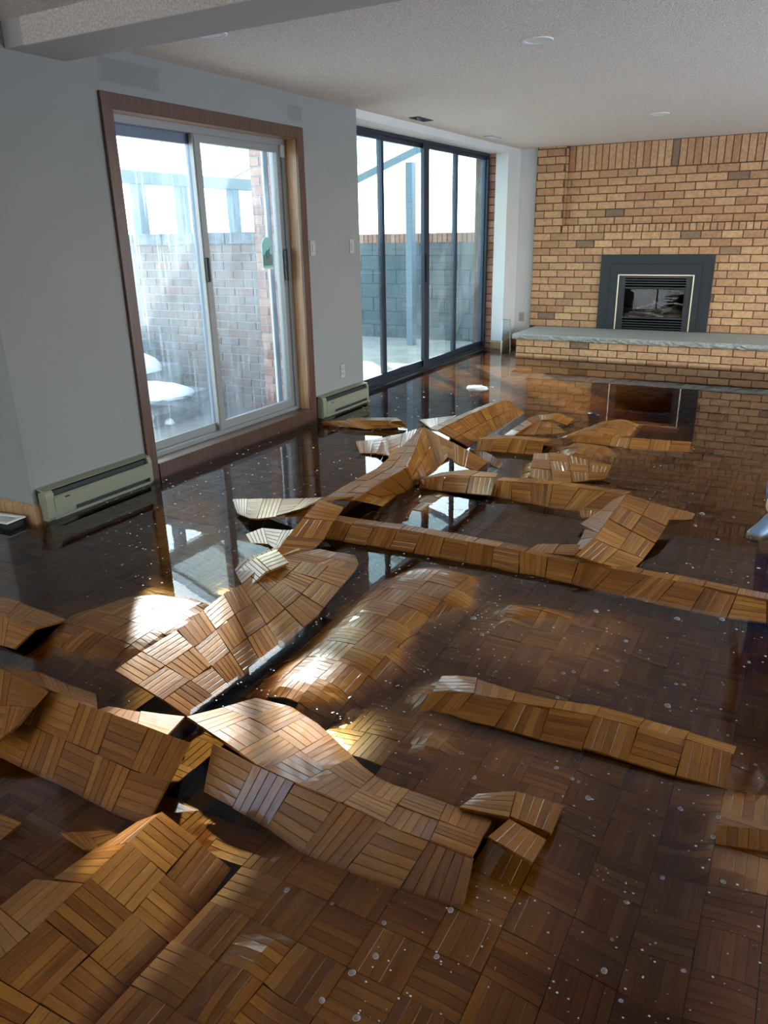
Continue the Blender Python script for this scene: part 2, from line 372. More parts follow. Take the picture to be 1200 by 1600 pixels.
while x < 3.3:
    o = link('soldier_brick', brick_mesh(.072, H-zt-.012, .010, 'brick'), ch); o.location = (x+.041, .10, (zt+H)/2); x += .0815
bm = bmesh.new()
while x < 4.6: addbox(bm, (x, .09, zt), (x+.072, .10, H)); x += .0815
bobj('brickwork_beyond', bm, M['brick'], ch)['kind'] = 'stuff'
for r in range(10):                                   # brick return at the side of the niche
    o = link('brick', brick_mesh(.092, CS-.010, .008, 'brick'), ch); o.location = (.606, .052, ZS+(14.5+r)*CS if ZS+(15+r)*CS < H+.05 else 9); o.rotation_euler = (0, 0, math.radians(90))
    if o.location.z > 5: bpy.data.objects.remove(o)
# raised hearth
he = empty('raised_hearth', (.3765, YH, 0)); tag(he, 'long raised brick hearth topped with a rough-edged grey stone slab', 'hearth')
box('mortar_bed', (.003, .003, -.1), (4.2, .885, .205), M['mortar'], he)
lay(he, 0, 0, 4.2, -.052, 3, .2265, .0853, 'brick', off=.0, restx=3.1)
for r in range(3):
    for k in range(4):
        o = link('brick', brick_mesh(.21, .0753, .01, 'brick'), he); o.location = (.003, .115+k*.225, -.052+(r+.5)*.0853); o.rotation_euler = (0, 0, -math.pi/2)
bm = bmesh.new(); nx = 90
for i in range(nx+1):                                  # slab with a split-face front edge
    xx = -.045+4.2*i/nx; row = []
    for (yy, zz, j) in ((.885, .206, 0), (.885, .265, 0), (-.035, .265, .006), (-.05, .255, .009), (-.05, .228, .012), (-.04, .206, .006)):
        row.append(bm.verts.new((xx, yy+rb.uniform(-j, j), zz+rb.uniform(-j, j)*.3)))
    if i:
        for q in range(6): bm.faces.new((prev[q], row[q], row[(q+1) % 6], prev[(q+1) % 6]))
    if i in (0, nx): bm.faces.new(row if i else row[::-1])
    prev = row
bmesh.ops.recalc_face_normals(bm, faces=bm.faces[:]); bobj('stone_slab', bm, M['slab'], he)
# ------------------------------------------------------------------ gas fireplace insert
fp = empty('gas_fireplace', (0, YF, .268)); tag(fp, 'black gas fireplace insert with stepped surround and thin brass edge, set in brick', 'fireplace')
def ring3(name, x0, x1, z1, t, y0, y1, mt, tt=None):
    tt = tt or t; pts = [(x0, 0), (x0, z1), (x1, z1), (x1, 0), (x1-t, 0), (x1-t, z1-tt), (x0+t, z1-tt), (x0+t, 0)]
    return prism(name, pts, 1, y0, y1, M[mt], fp, .002)
ring3('surround', 1.143, 2.47, .895, .145, -.045, .02, 'darkgrey', .115)
ring3('surround_step', 1.28, 2.335, .79, .11, -.062, .01, 'darkgrey', .12)
ring3('brass_edging', 1.372, 2.268, .668, .014, -.075, .0, 'brass')
box('firebox', (1.38, .0, 0), (2.26, .45, .66), M['black'], fp).name = 'firebox_shell'
bpy.data.objects['firebox_shell'].name = 'firebox_back'
ring3('door_frame', 1.386, 2.254, .654, .075, -.055, .0, 'blackgloss', .03)
for z in (.60, .57, .54): box('louvre', (1.46, -.05, z-.004), (2.18, -.02, z+.012), M['blackgloss'], fp, .002)
for z in (.018, .048, .078, .108): box('louvre', (1.46, -.05, z-.004), (2.18, -.02, z+.012), M['blackgloss'], fp, .002)
bm = frame_bm(1, -.06, .03, 1.445, 2.195, .14, .52, .022); bobj('glass_frame', bm, M['darkgrey'], fp)
gm = glassmat('sooty fireplace glass', .16, (.62, .60, .56)); box('glass_pane', (1.465, -.045, .16), (2.175, -.041, .5), gm, fp)
box('ember_bed', (1.48, -.036, .14), (2.16, -.003, .20), M['log'], fp, .006)
for (xa, za, xb, zb, rr) in ((1.55, .20, 2.05, .27, .016), (1.62, .26, 1.86, .33, .013), (2.10, .22, 1.80, .36, .014), (1.6, .22, 1.56, .33, .012), (1.75, .22, 2.1, .24, .015)):
    bm = bmesh.new(); a = Vector((xa, -.020, za)); b = Vector((xb, -.018, zb)); d = b-a
    bmesh.ops.create_cone(bm, cap_ends=True, segments=9, radius1=rr, radius2=rr*.8, depth=d.length)
    for v in bm.verts: v.co.x *= 1+rb.uniform(-.12, .12)
    bmesh.ops.transform(bm, matrix=Matrix.Translation((a+b)/2) @ d.to_track_quat('Z', 'Y').to_matrix().to_4x4(), verts=bm.verts); bobj('ceramic_log', bm, M['log'], fp)
# ------------------------------------------------------------------ sliding door 1
d1 = empty('door_1', (0, 0, 0)); st(d1)
y1, y2, zt1 = 3.292, 5.215, 2.219
tw = .082
prism('casing', [(y1, -.05), (y1, zt1), (y2, zt1), (y2, -.05), (y2-tw, -.05), (y2-tw, zt1-tw), (y1+tw, zt1-tw), (y1+tw, -.05)], 0, 0, .02, M['trim'], d1, .003)
prism('jamb_lining', [(y1+.02, 0), (y1+.02, zt1-.02), (y2-.02, zt1-.02), (y2-.02, 0), (y2-tw, 0), (y2-tw, zt1-tw), (y1+tw, zt1-tw), (y1+tw, 0)], 0, -.16, .0, M['basewood'], d1)
box('wooden_sill', (-.14, y1+tw, -.05), (.028, y2-tw, .092), M['trim'], d1, .004)
ya, yb, zb, ztp = y1+tw, y2-tw, .092, zt1-tw
fr = bobj('outer_frame', frame_bm(0, -.22, .12, ya, yb, zb, ztp, .042, .03), M['alu'], d1)
ym = 4.20
def sash(name, x, a, b, z0, z1, stile, mt, gm, par, dep=.035, rail=None):
    f_ = bobj(name, frame_bm(0, x, dep, a, b, z0, z1, stile, rail or stile), M[mt], par)
    box('glass_pane', (x+dep/2-.002, a+stile*.8, z0+(rail or stile)*.8), (x+dep/2+.002, b-stile*.8, z1-stile*.8), M[gm], f_); return f_
s1 = sash('fixed_sash', -.150, ym-.045, yb-.035, zb+.02, ztp-.035, .055, 'alu', 'glass1', d1, rail=.07)
s2 = sash('sliding_sash', -.200, ya+.03, ym+.03, zb+.015, ztp-.03, .072, 'alu_dark', 'glass1', d1, rail=.055)
box('lower_rail_cover', (-.163, ya+.03, zb+.015), (-.149, ym-.03, zb+.085), M['alu'], d1, .002)
box('bright_stile', (-.155, ym-.055, zb+.02), (-.118, ym+.004, ztp-.035), M['alu'], d1, .003)
hd = box('door_handle', (-.118, ym-.048, 1.17), (-.095, ym-.022, 1.33), M['black'], d1, .005)
hd = box('door_handle', (-.112, yb-.08, 1.13), (-.085, yb-.055, 1.36), M['black'], d1, .005)
box('door_sensor', (-.118, yb-.06, 2.015), (-.09, yb-.015, 2.10), M['ivory'], d1, .004)
box('weather_strip', (-.20, yb-.17, zb+.06), (-.19, yb-.155, ztp-.08), M['white'], d1)
box('insect_screen_stile', (-.215, yb-.15, zb+.03), (-.195, yb-.095, ztp-.03), M['alu_dark'], d1, .002)
# ------------------------------------------------------------------ sliding door 2 (four panes)
d2 = empty('door_2', (-.282, 0, 0)); st(d2)
zt2 = 2.395
bobj('outer_frame', frame_bm(0, -.06, .10, 5.98, 9.675, -.03, zt2, .055), M['bronze'], d2)
ed = [5.98, 6.92, 7.865, 8.69, 9.65]
for k in range(4):
    a, b = ed[k], ed[k+1]
    f_ = sash('sliding_sash', -.02 if k % 2 else .0, a-.02 if k else a+.03, b+.03 if k < 3 else b, .03, zt2-.05, .048, 'bronze', 'glass2', d2, dep=.03, rail=.06)
    if k == 1: box('door_handle', (.035, b-.02, .95), (.06, b+.025, 1.25), M['black'], f_, .004)
box('stile_cap', (.03, 7.80, .02), (.045, 7.93, zt2-.05), M['bronze'], d2, .002)
box('threshold', (-.06, 5.98, -.06), (.10, 9.67, -.005), M['alu_dark'], d2)
prism('door_recess_trim', [(0, 2.372), (-.01, 2.372), (-.01, 2.30), (0, 2.30)], 1, 5.98, 9.67, M['wall'], d2).name = 'head_bead'
# brick reveal beside the black doors
tr = empty('trim_1', (-.205, YA+.05, 0)); st(tr)
for k in range(27):
    o = link('brick', brick_mesh(.096, .0805, .05, 'brick_rust'), tr); o.location = (0+rb.uniform(-.002, .002), .0, -.03+(k+.5)*.0905)
box('mortar_bed', (-.07, -.035, -.05), (.045, .0, 2.40), M['mortar'], tr)
# ------------------------------------------------------------------ baseboards
def bboard(name, pts, axis, lo, hi): return st(prism(name, pts, axis, lo, hi, M['basewood']))
prof = [(0, -.05), (.018, -.05), (.018, .075), (.012, .09), (.006, .1), (0, .1)]
bboard('baseboard_near', [(-a+Y0, b) for a, b in prof], 0, -.3, .018)
bboard('baseboard_left', [(a, b) for a, b in prof], 1, Y0, 2.50)
bboard('baseboard_left', [(a, b) for a, b in prof], 1, 6.01, Y3)
bboard('baseboard_far', [(-a+YA, b) for a, b in prof], 0, -.16, .018)
bboard('baseboard_far', [(a, b) for a, b in prof], 1, YA, YB)
bboard('baseboard_back', [(-a+YB, b) for a, b in prof], 0, 0, XC)
# ------------------------------------------------------------------ wall heaters
def heater(label, ya, yb, z0, group=None):
    h = empty('baseboard_heater', (0, ya, z0)); tag(h, label, 'heater'); L = yb-ya
    prism('back_panel', [(0, 0), (.012, 0), (.012, .165), (.060, .172), (.064, .178), (0, .185)], 1, 0, L, M['heater'], h)
    for a, b in ((0, .055), (L-.03, L)): prism('end_cap', [(0, 0), (.062, 0), (.074, .02), (.074, .15), (.062, .172), (0, .178)], 1, a, b, M['heater'], h, .002)
    prism('front_cover', [(.070, .045), (.076, .045), (.078, .125), (.066, .135), (.063, .132), (.071, .122)], 1, .05, L-.025, M['heater'], h)
    box('heating_element', (.015, .05, .02), (.05, L-.03, .16), M['heater_in'], h)
    box('lower_rail', (.012, .04, .0), (.07, L-.02, .018), M['heater'], h, .002)
    box('lower_plate', (.060, .055, .018), (.066, .19, .05), M['heater'], h); box('knob', (.078, .12, .112), (.084, .15, .118), M['black'], h, .001)
    return h
heater('longer almond metal baseboard heater with open dark slot, at the near wall', 2.485, 3.27, 0.0)
heater('shorter almond baseboard heater between the two patio doors', 5.235, 6.0, -.005)
# ------------------------------------------------------------------ wall plates
def plate(name, label, cat, loc, rz, kind):
    t = empty(name, loc, rz); tag(t, label, cat)
    box('cover_plate', (-.035, -.006, -.057), (.035, 0, .057), M['ivory'], t, .002)
    if kind == 'outlet':
        for z in (-.02, .02):
            r_ = box('socket', (-.016, -.008, z-.014), (.016, -.004, z+.014), M['ivory'], t, .002)
            box('slot', (-.008, -.0086, z-.005), (-.005, -.007, z+.006), M['slot'], r_); box('slot', (.005, -.0086, z-.005), (.008, -.007, z+.006), M['slot'], r_)
    else: box('rocker', (-.012, -.011, -.03), (.012, -.004, .03), M['ivory'], t, .002)
    return t
plate('wall_outlet', 'ivory wall outlet above the shorter heater', 'outlet', (.001, 5.672, .325), math.pi/2, 'outlet')
plate('light_switch', 'light switch right beside the wood-framed patio door', 'switch', (.001, 5.293, 1.363), math.pi/2, 's')
plate('light_switch', 'light switch at the edge of the black-framed doors', 'switch', (.001, 5.892, 1.365), math.pi/2, 's')
plate('wall_outlet', 'ivory wall outlet in the corner left of the brick chimney', 'outlet', (.10, YB-.001, .369), 0, 'outlet')
# ------------------------------------------------------------------ ceiling lights and grilles
def disc(name, r, z0, z1, mt, par, r2=None):
    bm = bmesh.new(); bmesh.ops.create_cone(bm, cap_ends=True, segments=32, radius1=r, radius2=r2 or r, depth=abs(z1-z0)); bmesh.ops.translate(bm, vec=(0, 0, (z0+z1)/2), verts=bm.verts)
    return bobj(name, bm, M[mt], par)
def ringm(name, ri, ro, z0, z1, mt, par):
    bm = bmesh.new(); n = 36; R = []
    for (r, z) in ((ri, z1), (ro, z1), (ro, z0+.002), (ro-.004, z0), (ri+.003, z0), (ri, z0+.003)):
        R.append([bm.verts.new((r*math.cos(2*math.pi*i/n), r*math.sin(2*math.pi*i/n), z)) for i in range(n)])
    for k in range(6):
        for i in range(n): bm.faces.new((R[k][i], R[k][(i+1) % n], R[(k+1) % 6][(i+1) % n], R[(k+1) % 6][i]))
    bmesh.ops.recalc_face_normals(bm, faces=bm.faces[:]); return bobj(name, bm, M[mt], par, True)
for loc, lab in (((2.035, 4.575, H), 'nearer round recessed ceiling light, switched off'), ((2.08, 7.93, H), 'farther round recessed ceiling light, near the brick wall'), ((.66, 3.49, H), 'faint pale round disc on the ceiling beside the dropped beam')):  # third is only a pale ring and disc on the ceiling
    t = empty('recessed_light', loc); tag(t, lab, 'light')
    ringm('trim_ring', .062, .085, -.008, 0, 'white', t); disc('diffuser', .064, -.004, -.001, 'bulb', t, .05)
for loc, L, lab in (((.175, 6.9, H), .30, 'dark slotted air grille in the ceiling above the black doors'), ((.19, 8.63, H), .30, 'pale slotted air grille in the ceiling near the far corner')):
    t = empty('ceiling_grille', loc); tag(t, lab, 'vent'); dk = 'dark' in lab
    box('grille_plate', (-.05, -L/2, -.006), (.05, L/2, 0), M['darkgrey'] if dk else M['soffit'], t, .001)
    for k in range(4): box('slat', (-.04+k*.022, -L/2+.02, -.010), (-.032+k*.022, L/2-.02, -.005), M['black'] if dk else M['white'], t)
# floor register by the near-left corner
t = empty('floor_register', (-.16, 2.355, .0)); tag(t, 'raised white metal floor register beside the near baseboard corner', 'vent')
t.rotation_euler = (0, math.radians(-3), .05)
bobj('register_frame', frame_bm(1, 0, 0.008, -.16, .13, -.06, .06, .02), M['white'], t).rotation_euler = (math.pi/2, 0, 0)
t.children[0].location = (0, 0, .028)
for k in range(13): box('slat', (-.135+k*.019, -.042, .021), (-.127+k*.019, .042, .027), M['white'], t)
box('cross_bar', (-.14, -.003, .020), (.11, .003, .0265), M['white'], t); box('duct_boot', (-.15, -.05, -.04), (.12, .05, .018), M['slot'], t)
# leaning metal strips / panel in the far corner
t = empty('leaning_panel', (.10, 9.40, 0)); tag(t, 'clear glass panel with pale metal edges leaning in the far corner', 'panel')
def quadslab(name, P, thick, mt, par):
    P = [Vector(p) for p in P]; nrm = (P[1]-P[0]).cross(P[3]-P[0]).normalized()*thick/2; bm = bmesh.new()
    A = [bm.verts.new(p-nrm) for p in P]; B = [bm.verts.new(p+nrm) for p in P]; bm.faces.new(A); bm.faces.new(B[::-1])
    for i in range(4): bm.faces.new((A[i], B[i], B[(i+1) % 4], A[(i+1) % 4]))
    bmesh.ops.recalc_face_normals(bm, faces=bm.faces[:]); return bobj(name, bm, M[mt] if isinstance(mt, str) else mt, par)
PL = [Vector((-.01, .0, -.04)), Vector((.10, .05, -.04)), Vector((-.005, .29, .37)), Vector((-.09, .24, .38))]
quadslab('glass_sheet', PL, .005, M['glass2'], t)
def bar(name, a, b, r, mt, par, seg=6):
    a, b = Vector(a), Vector(b); d = b-a; bm = bmesh.new(); bmesh.ops.create_cone(bm, cap_ends=True, segments=seg, radius1=r, radius2=r, depth=d.length)
    bmesh.ops.transform(bm, matrix=Matrix.Translation((a+b)/2) @ d.to_track_quat('Z', 'Y').to_matrix().to_4x4(), verts=bm.verts); return bobj(name, bm, M[mt], par)
bar('edge_strip', PL[0], PL[3], .005, 'white', t); bar('edge_strip', PL[1], PL[2], .005, 'alu', t); bar('edge_strip', PL[3], PL[2], .004, 'alu', t)
# arched ornament hanging on the first door's right pane
t = empty('window_ornament', (-.126, 4.86, 1.23)); tag(t, 'small arched teal glass ornament stuck on the wood-framed door pane', 'ornament')
arch = [(-.06, 0), (.06, 0), (.06, .15)] + [(.06*math.cos(a), .15+.075*math.sin(a)) for a in np.linspace(0.2, math.pi-.2, 10)] + [(-.06, .15)]
teal = mat('teal tinted acrylic', (.30, .62, .60), .25); prism('arch_plate', arch, 0, 0, .006, teal, t)
prism('lower_picture', [(-.055, .02), (.055, .02), (.055, .10), (-.055, .10)], 0, .006, .009, mat('grey green print', (.16, .24, .20), .4), t)
prism('hummingbird_motif', [(-.03, .10), (-.01, .13), (.005, .125), (.03, .15), (.02, .115), (.035, .09), (0, .08), (-.02, .06), (-.015, .09)], 0, .009, .011, mat('dark teal motif', (.08, .22, .22), .4), t)
prism('bottom_rail', [(-.062, -.008), (.062, -.008), (.062, .004), (-.062, .004)], 0, -.001, .01, M['white'], t)
# ------------------------------------------------------------------ outdoors
st(box('ground', (-60, -40, -.5), (-.3, 60, -.16), M['ground'])).name = 'ground_outside'
st(box('ground_outside', (XR+.2, -40, -.5), (60, 60, -.16), M['ground']))
st(box('ground_outside', (-.3, -40, -.5), (XR+.2, YR-.2, -.16), M['ground']))
st(box('ground_outside', (-.3, YB+.15, -.5), (XR+.2, 60, -.16), M['ground']))
st(box('garden_soil', (-3.2, 2.4, -.16), (-.3, 5.6, -.08), M['soil']))
st(box('patio_slab', (-5.5, 5.75, -.2), (-.3, 10.5, -.045), M['patio']))
gw = empty('garden_wall', (0, 5.6, 0)); tag(gw, 'weathered brick garden wall with stone cap outside the wood-framed door', 'wall')
box('mortar_bed', (-6.0, .0, -.16), (-.3, .15, 1.40), M['mortar_grey'], gw)
lay(gw, 0, -3.0, -.75, -.1, 20, .214, .075, 'brick_red')
lay(gw, 0, -6.0, -3.01, -.1, 20, .214, .075, 'brick_red', restx=-9)
for k in range(14): o = box('cap_stone', (-.75-.38*(k+1)+.004, -.03, 1.402), (-.75-.38*k, .18, 1.50), M['rock'], gw, .004)
bp_ = empty('brick_pier', (-.56, 5.46, 0)); tag(bp_, 'narrow brick pier where the garden wall meets the house', 'pier')
box('mortar_bed', (-.14, .0, -.16), (.24, .14, 2.6), M['mortar_grey'], bp_)
for k in range(36):
    for (a, b) in (((-.14, .075), (.08, .24)) if k % 2 else ((-.14, -.035), (-.03, .18), (.185, .24))):
        o = link('brick', brick_mesh(round(b-a-.01, 3), .065, .01, 'brick_rust'), bp_); o.location = ((a+b)/2, 0, -.1+(k+.5)*.075)
pw = empty('patio_wall', (0, 10.45, 0)); tag(pw, 'dark grey block wall with red brick coping at the far side of the patio', 'wall')
box('mortar_bed', (-5.6, .0, -.1), (-.3, .2, 1.38), M['mortar_dark'], pw)
lay(pw, 0, -5.6, -.31, -.06, 7, .40, .203, 'block', name='block', joint=.008)
x = -5.6
while x < -.35: o = link('brick', brick_mesh(.066, .13, .02, 'brick_rust'), pw); o.location = (x+.038, 0, 1.398); x += .0765
box('coping_bed', (-5.6, .005, 1.37), (-.3, .2, 1.462), M['mortar'], pw)
# patio roof: posts, eave beam, rafters, translucent sheets
pr = empty('patio_roof', (-2.5, 5.6, 0)); tag(pr, 'lean-to patio roof of translucent sheets on slim painted posts', 'roof')
for xx, yy, hh in ((0, .34, 1.98), (0, .95, 1.98), (0, 1.80, 1.98), (0, 4.2, 1.98), (1.07, 4.22, 2.35)): box('post', (xx-.05, yy-.062, -.1), (xx+.05, yy+.062, hh), M['post'], pr, .006)
box('eave_beam', (-.06, .05, 1.97), (.06, 4.35, 2.09), M['roof_beam'], pr, .005)
for k in range(6):
    y_ = .08+k*.84; quadslab('rafter', [(-.2, y_, 2.0), (2.2, y_, 2.81), (2.2, y_, 2.90), (-.2, y_, 2.09)], .05, 'roof_beam' if k == 5 else 'white', pr)
for k in range(5):
    bm = bmesh.new(); nn = 40; prv = None
    for i in range(nn+1):
        yy = .05+k*.86+.87*i/nn; w_ = .008*math.sin(i*math.pi/2)
        c = [bm.verts.new((-.3, yy, 2.07+w_)), bm.verts.new((2.2, yy, 2.915+w_))]
        if prv: bm.faces.new((prv[0], prv[1], c[1], c[0]))
        prv = c
    bobj('roof_sheet', bm, M['roofsheet'], pr)
# stone steps with snow
rs = random.Random(5)
def lump(name, cx, cy_, cz, sx, sy, sz, mt, par, seed, bx=True, flat=.25):
    r_ = random.Random(seed); bm = bmesh.new(); flat = .12 if not bx and sx > .5 else flat
    if bx:
        bmesh.ops.create_cube(bm, size=1); bmesh.ops.subdivide_edges(bm, edges=bm.edges[:], cuts=3, use_grid_fill=True)
        for v in bm.verts:
            n_ = v.co.normalized(); v.co = v.co.lerp(n_*.62, .22); v.co += Vector([r_.uniform(-.03, .03) for _ in range(3)])
    else:
        bmesh.ops.create_icosphere(bm, subdivisions=3, radius=.5)
        for v in bm.verts:
            if v.co.z < 0: v.co.z *= flat
            v.co += v.normal*(r_.uniform(-.008, .008)+.05*math.sin(v.co.x*9+seed)*math.sin(v.co.y*8+seed*2))
    for v in bm.verts: v.co = Vector((v.co.x*sx, v.co.y*sy, v.co.z*sz))
    o = bobj(name, bm, M[mt], par, not bx); o.location = (cx, cy_, cz); return o
for i, (x_, y_, z_, w_, lab) in enumerate(((-1.72, 4.95, .035, 1.0, 'lowest stone step block capped with snow against the garden wall'), (-2.12, 5.02, .235, 1.0, 'middle stone step block under a tall snow cap'), (-2.52, 5.1, .435, 1.0, 'highest stone step block with snow, at the left edge of the pane'))):
    s_ = empty('stone_step', (x_, y_, 0)); tag(s_, lab, 'step')
    lump('stone_block', 0, 0, z_, w_, .8, .22, 'rock', s_, 10+i); lump('snow_cap', .06 if i else .04, -.05, z_+.085, w_*.98, .72, (.26, .36, .34)[i], 'snow', s_, 20+i, False)
for i, (a, b, c, n_) in enumerate(((-1.25, 4.75, .12, 'larger snow lump'), (-1.95, 4.35, .07, 'small snow lump left'), (-1.75, 4.3, .06, 'small snow lump middle'), (-1.6, 4.4, .07, 'small snow lump right'))):
    tag(lump('snow_lump', a, b, -.07, c, c*.9, c*.8, 'snow', None, 40+i, False), n_+' lying on the wet soil below the stone steps', 'snow')
# ------------------------------------------------------------------ parquet floor
BX, BY, LX, LY = .1285, .1225, 3.056, 1.096
DEPTH = .044
ISL = [  # outlines of humps that stand dry above the water (photo outline projected on the water plane), crown height
 ([(80,1003),(85,975),(110,962),(150,950),(200,932),(240,928),(300,935),(330,945),(300,985),(225,1018),(190,1030),(165,1024),(150,1022),(110,1018)], .030),
 ([(427,1076),(447,1047),(480,1019),(502,1001),(532,974),(556,947),(602,907),(645,888),(690,886),(742,900),(738,930),(735,945),(700,955),(662,972),(640,985),(640,1000),(625,1012),(622,1035),(600,1050),(570,1065),(545,1080),(520,1098),(480,1103),(440,1098)], .034),
 ([(780,955),(800,944),(850,948),(895,958),(900,972),(870,968),(820,966),(795,972)], .016),
 ([(880,700),(900,692),(950,698),(957,708),(930,716),(885,712)], .03),
 ([(880,682),(905,672),(940,660),(975,656),(998,664),(985,680),(960,683),(920,686)], .035),
 ([(310,1640),(325,1555),(335,1520),(360,1488),(395,1460),(455,1475),(420,1540),(390,1640)], .026),
 ([(655,1085),(660,1070),(690,1062),(720,1070),(690,1105),(670,1108)], .010),
 ([(655,1140),(665,1135),(700,1150),(690,1180),(655,1175)], .004),
 ([(640,790),(655,775),(690,768),(700,772),(660,800),(640,802)], .008),
 ([(822,744),(832,720),(870,716),(905,730),(880,752),(850,752)], .012),
 ([(1120,1280),(1118,1235),(1200,1240),(1260,1250),(1260,1420),(1200,1400),(1120,1350)], -.004),
]
SHAL = [ # submerged but shallow stretches: outline, level, slope of the bank
 ([(450,1340),(820,1330),(800,1450),(620,1640),(150,1640),(300,1480),(400,1400)], -.008, .16),
 ([(640,1110),(780,1150),(900,1190),(850,1270),(760,1260),(640,1190),(560,1180)], -.016, .14),
 ([(780,950),(950,965),(930,1030),(850,1040),(760,1000)], -.010, .16),
 ([(830,1150),(1140,1190),(1140,1240),(1000,1210)], -.018, .3),
 ([(0,1160),(210,1290),(140,1400),(0,1420)], -.028, .2),
 ([(330,1270),(440,1310),(390,1370),(320,1340)], -.034, .3),
 ([(240,1620),(310,1500),(420,1420),(500,1450),(420,1640)], -.010, .2),
 ([(60,1000),(80,940),(240,910),(340,930),(240,1040),(160,1050)], -.03, .2),
 ([(700,560),(820,570),(1000,600),(900,640),(700,600)], -.014, .05),
 ([(735,556),(800,560),(960,588),(960,612),(860,602),(740,582)], -.006, .05),
 ([(850,640),(1060,660),(1080,700),(900,720),(820,700)], -.022, .2),
 ([(1140,1440),(1260,1440),(1260,1640),(1150,1640)], -.022, .2),
]
def poly_np(pts): return np.array([[at(x, y).x, at(x, y).y] for x, y in pts])
def sdf(P, X, Y):
    d = np.full(X.shape, 1e9); inside = np.zeros(X.shape, bool); n = len(P)
    for i in range(n):
        a, b = P[i], P[(i+1) % n]; ex, ey = b-a; wx, wy = X-a[0], Y-a[1]
        t = np.clip((wx*ex+wy*ey)/(ex*ex+ey*ey+1e-12), 0, 1); d = np.minimum(d, (wx-t*ex)**2+(wy-t*ey)**2)
        c = ((a[1] <= Y) != (b[1] <= Y)) & (X < a[0]+(Y-a[1])*ex/(ey if abs(ey) > 1e-12 else 1e-12)); inside ^= c
    d = np.sqrt(d); return np.where(inside, d, -d)
_I = [(poly_np(p), h) for p, h in ISL]; _S = [(poly_np(p), l, s) for p, l, s in SHAL]
_rg = np.random.RandomState(4); _wav = [(_rg.uniform(.6, 2.6), _rg.uniform(0, 6.28), _rg.uniform(0, 6.28)) for _ in range(5)]
def floor_h(X, Y):
    X = np.asarray(X, float); Y = np.asarray(Y, float); near = np.clip((Y-2.0)/5, 0, 1)
    h = -DEPTH + .006*sum(np.sin(k*(X*math.cos(a)+Y*math.sin(a))*2+p) for k, a, p in _wav)/2.2 + 0*near
    for P, l, s in _S: h = np.maximum(h, l+np.minimum(0, sdf(P, X, Y))*s)
    for P, c in _I:
        d = sdf(P, X, Y)+.007*np.sin(X*71+3*np.sin(Y*23))*np.sin(Y*63+X*11)+.004*np.sin(X*150+Y*90); hi = np.where(d > 0, c*(1-np.exp(-np.maximum(d, 0)/.05)) if c > 0 else c, d*.6 + min(c, 0)); h = np.maximum(h, hi)
    return h
rt_ = random.Random(11)
def tile_geo(fn, orient, thick=.009, nf=5, seg=3, gap=.0011, rnd=rt_):
    """one parquet block: nf fingers with grooves between, as vertex / face lists. fn(u,v)->Vector on the surface, u,v in 0..1"""
    e = gap/.127; prof = []
    for k in range(nf):
        a, b = k/nf, (k+1)/nf; dz = rnd.uniform(-.0004, .0005)
        prof += [(a+e*(1.3 if k else 1), dz, k), (b-e*(1.3 if k < nf-1 else 1), dz, k)]
        if k < nf-1: prof.append((b, -.0012, k))
    ts = [e] + [i/seg for i in range(1, seg)] + [1-e]
    V = []; UV = []; toneV = []
    base = rnd.uniform(-.22, .22); tone = [min(1, max(0, .5+base+rnd.uniform(-.34, .34))) for _ in range(nf)]; offs = [(rnd.uniform(0, 40), rnd.uniform(0, 40)) for _ in range(nf)]
    d = .02
    def pn(u, v):
        p = fn(u, v); a = fn(min(u+d, 1), v)-fn(max(u-d, 0), v); b = fn(u, min(v+d, 1))-fn(u, max(v-d, 0)); n = a.cross(b)
        if n.length < 1e-9: n = Vector((0, 0, 1))
        n.normalize()
        return p, (n if n.z >= 0 else -n)
    m_ = len(prof)
    for t in ts:
        for (s, h, k) in prof:
            u, v = (t, s) if orient else (s, t); p, n = pn(u, v); V.append(p+n*h); UV.append((t*.127+offs[k][0], s*.127+offs[k][1])); toneV.append(tone[k] if h > -.001 else 0.0)
    Fc = []; FT = []
    for i in range(len(ts)-1):
        for j in range(m_-1):
            a = i*m_+j; Fc.append((a, a+1, a+m_+1, a+m_)); FT.append(prof[j][2])
    # skirt to the underside
    ring = [j for j in range(m_)] + [i*m_+m_-1 for i in range(1, len(ts))] + [(len(ts)-1)*m_+j for j in range(m_-2, -1, -1)] + [i*m_ for i in range(len(ts)-2, 0, -1)]
    keep = [r for r in ring if prof[r % m_][1] > -.002]
    top = keep; b0 = len(V)
    for r in top:
        i, j = divmod(r, m_); t = ts[i]; s = prof[j][0]; u, v = (t, s) if orient else (s, t); p, n = pn(u, v); V.append(p-n*thick); UV.append(UV[r]); toneV.append(.1)
    L = len(top)
    for q in range(L):
        r0, r1 = top[q], top[(q+1) % L]
        seq = [r0]; i0 = ring.index(r0); i1 = ring.index(r1)
        if (i1-i0) % len(ring) == 2: seq.append(ring[(i0+1) % len(ring)])
        seq.append(r1); Fc.append(tuple(seq[::-1])+(b0+q, b0+(q+1) % L)); FT.append(prof[r0 % m_][2])
    Fc.append(tuple(range(b0, b0+L))[::-1] if True else ()); FT.append(0)
    return V, Fc, UV, toneV
def to_mesh(name, geos):
    V, Fc, UV, T = [], [], [], []
    for v, f, u, t in geos:
        o = len(V); V += [tuple(x) for x in v]; Fc += [tuple(i+o for i in q) for q in f]; UV += u; T += t
    me = bpy.data.meshes.new(name); me.from_pydata(V, [], Fc); me.materials.append(M['parquet'])
    uvl = me.uv_layers.new(name='UVMap'); vi = np.zeros(len(me.loops), int); me.loops.foreach_get('vertex_index', vi)
    uvl.data.foreach_set('uv', np.array(UV, float)[vi].ravel())
    a = me.attributes.new('tone', 'FLOAT', 'POINT'); a.data.foreach_set('value', np.array(T, float)); return me
FOOT = []
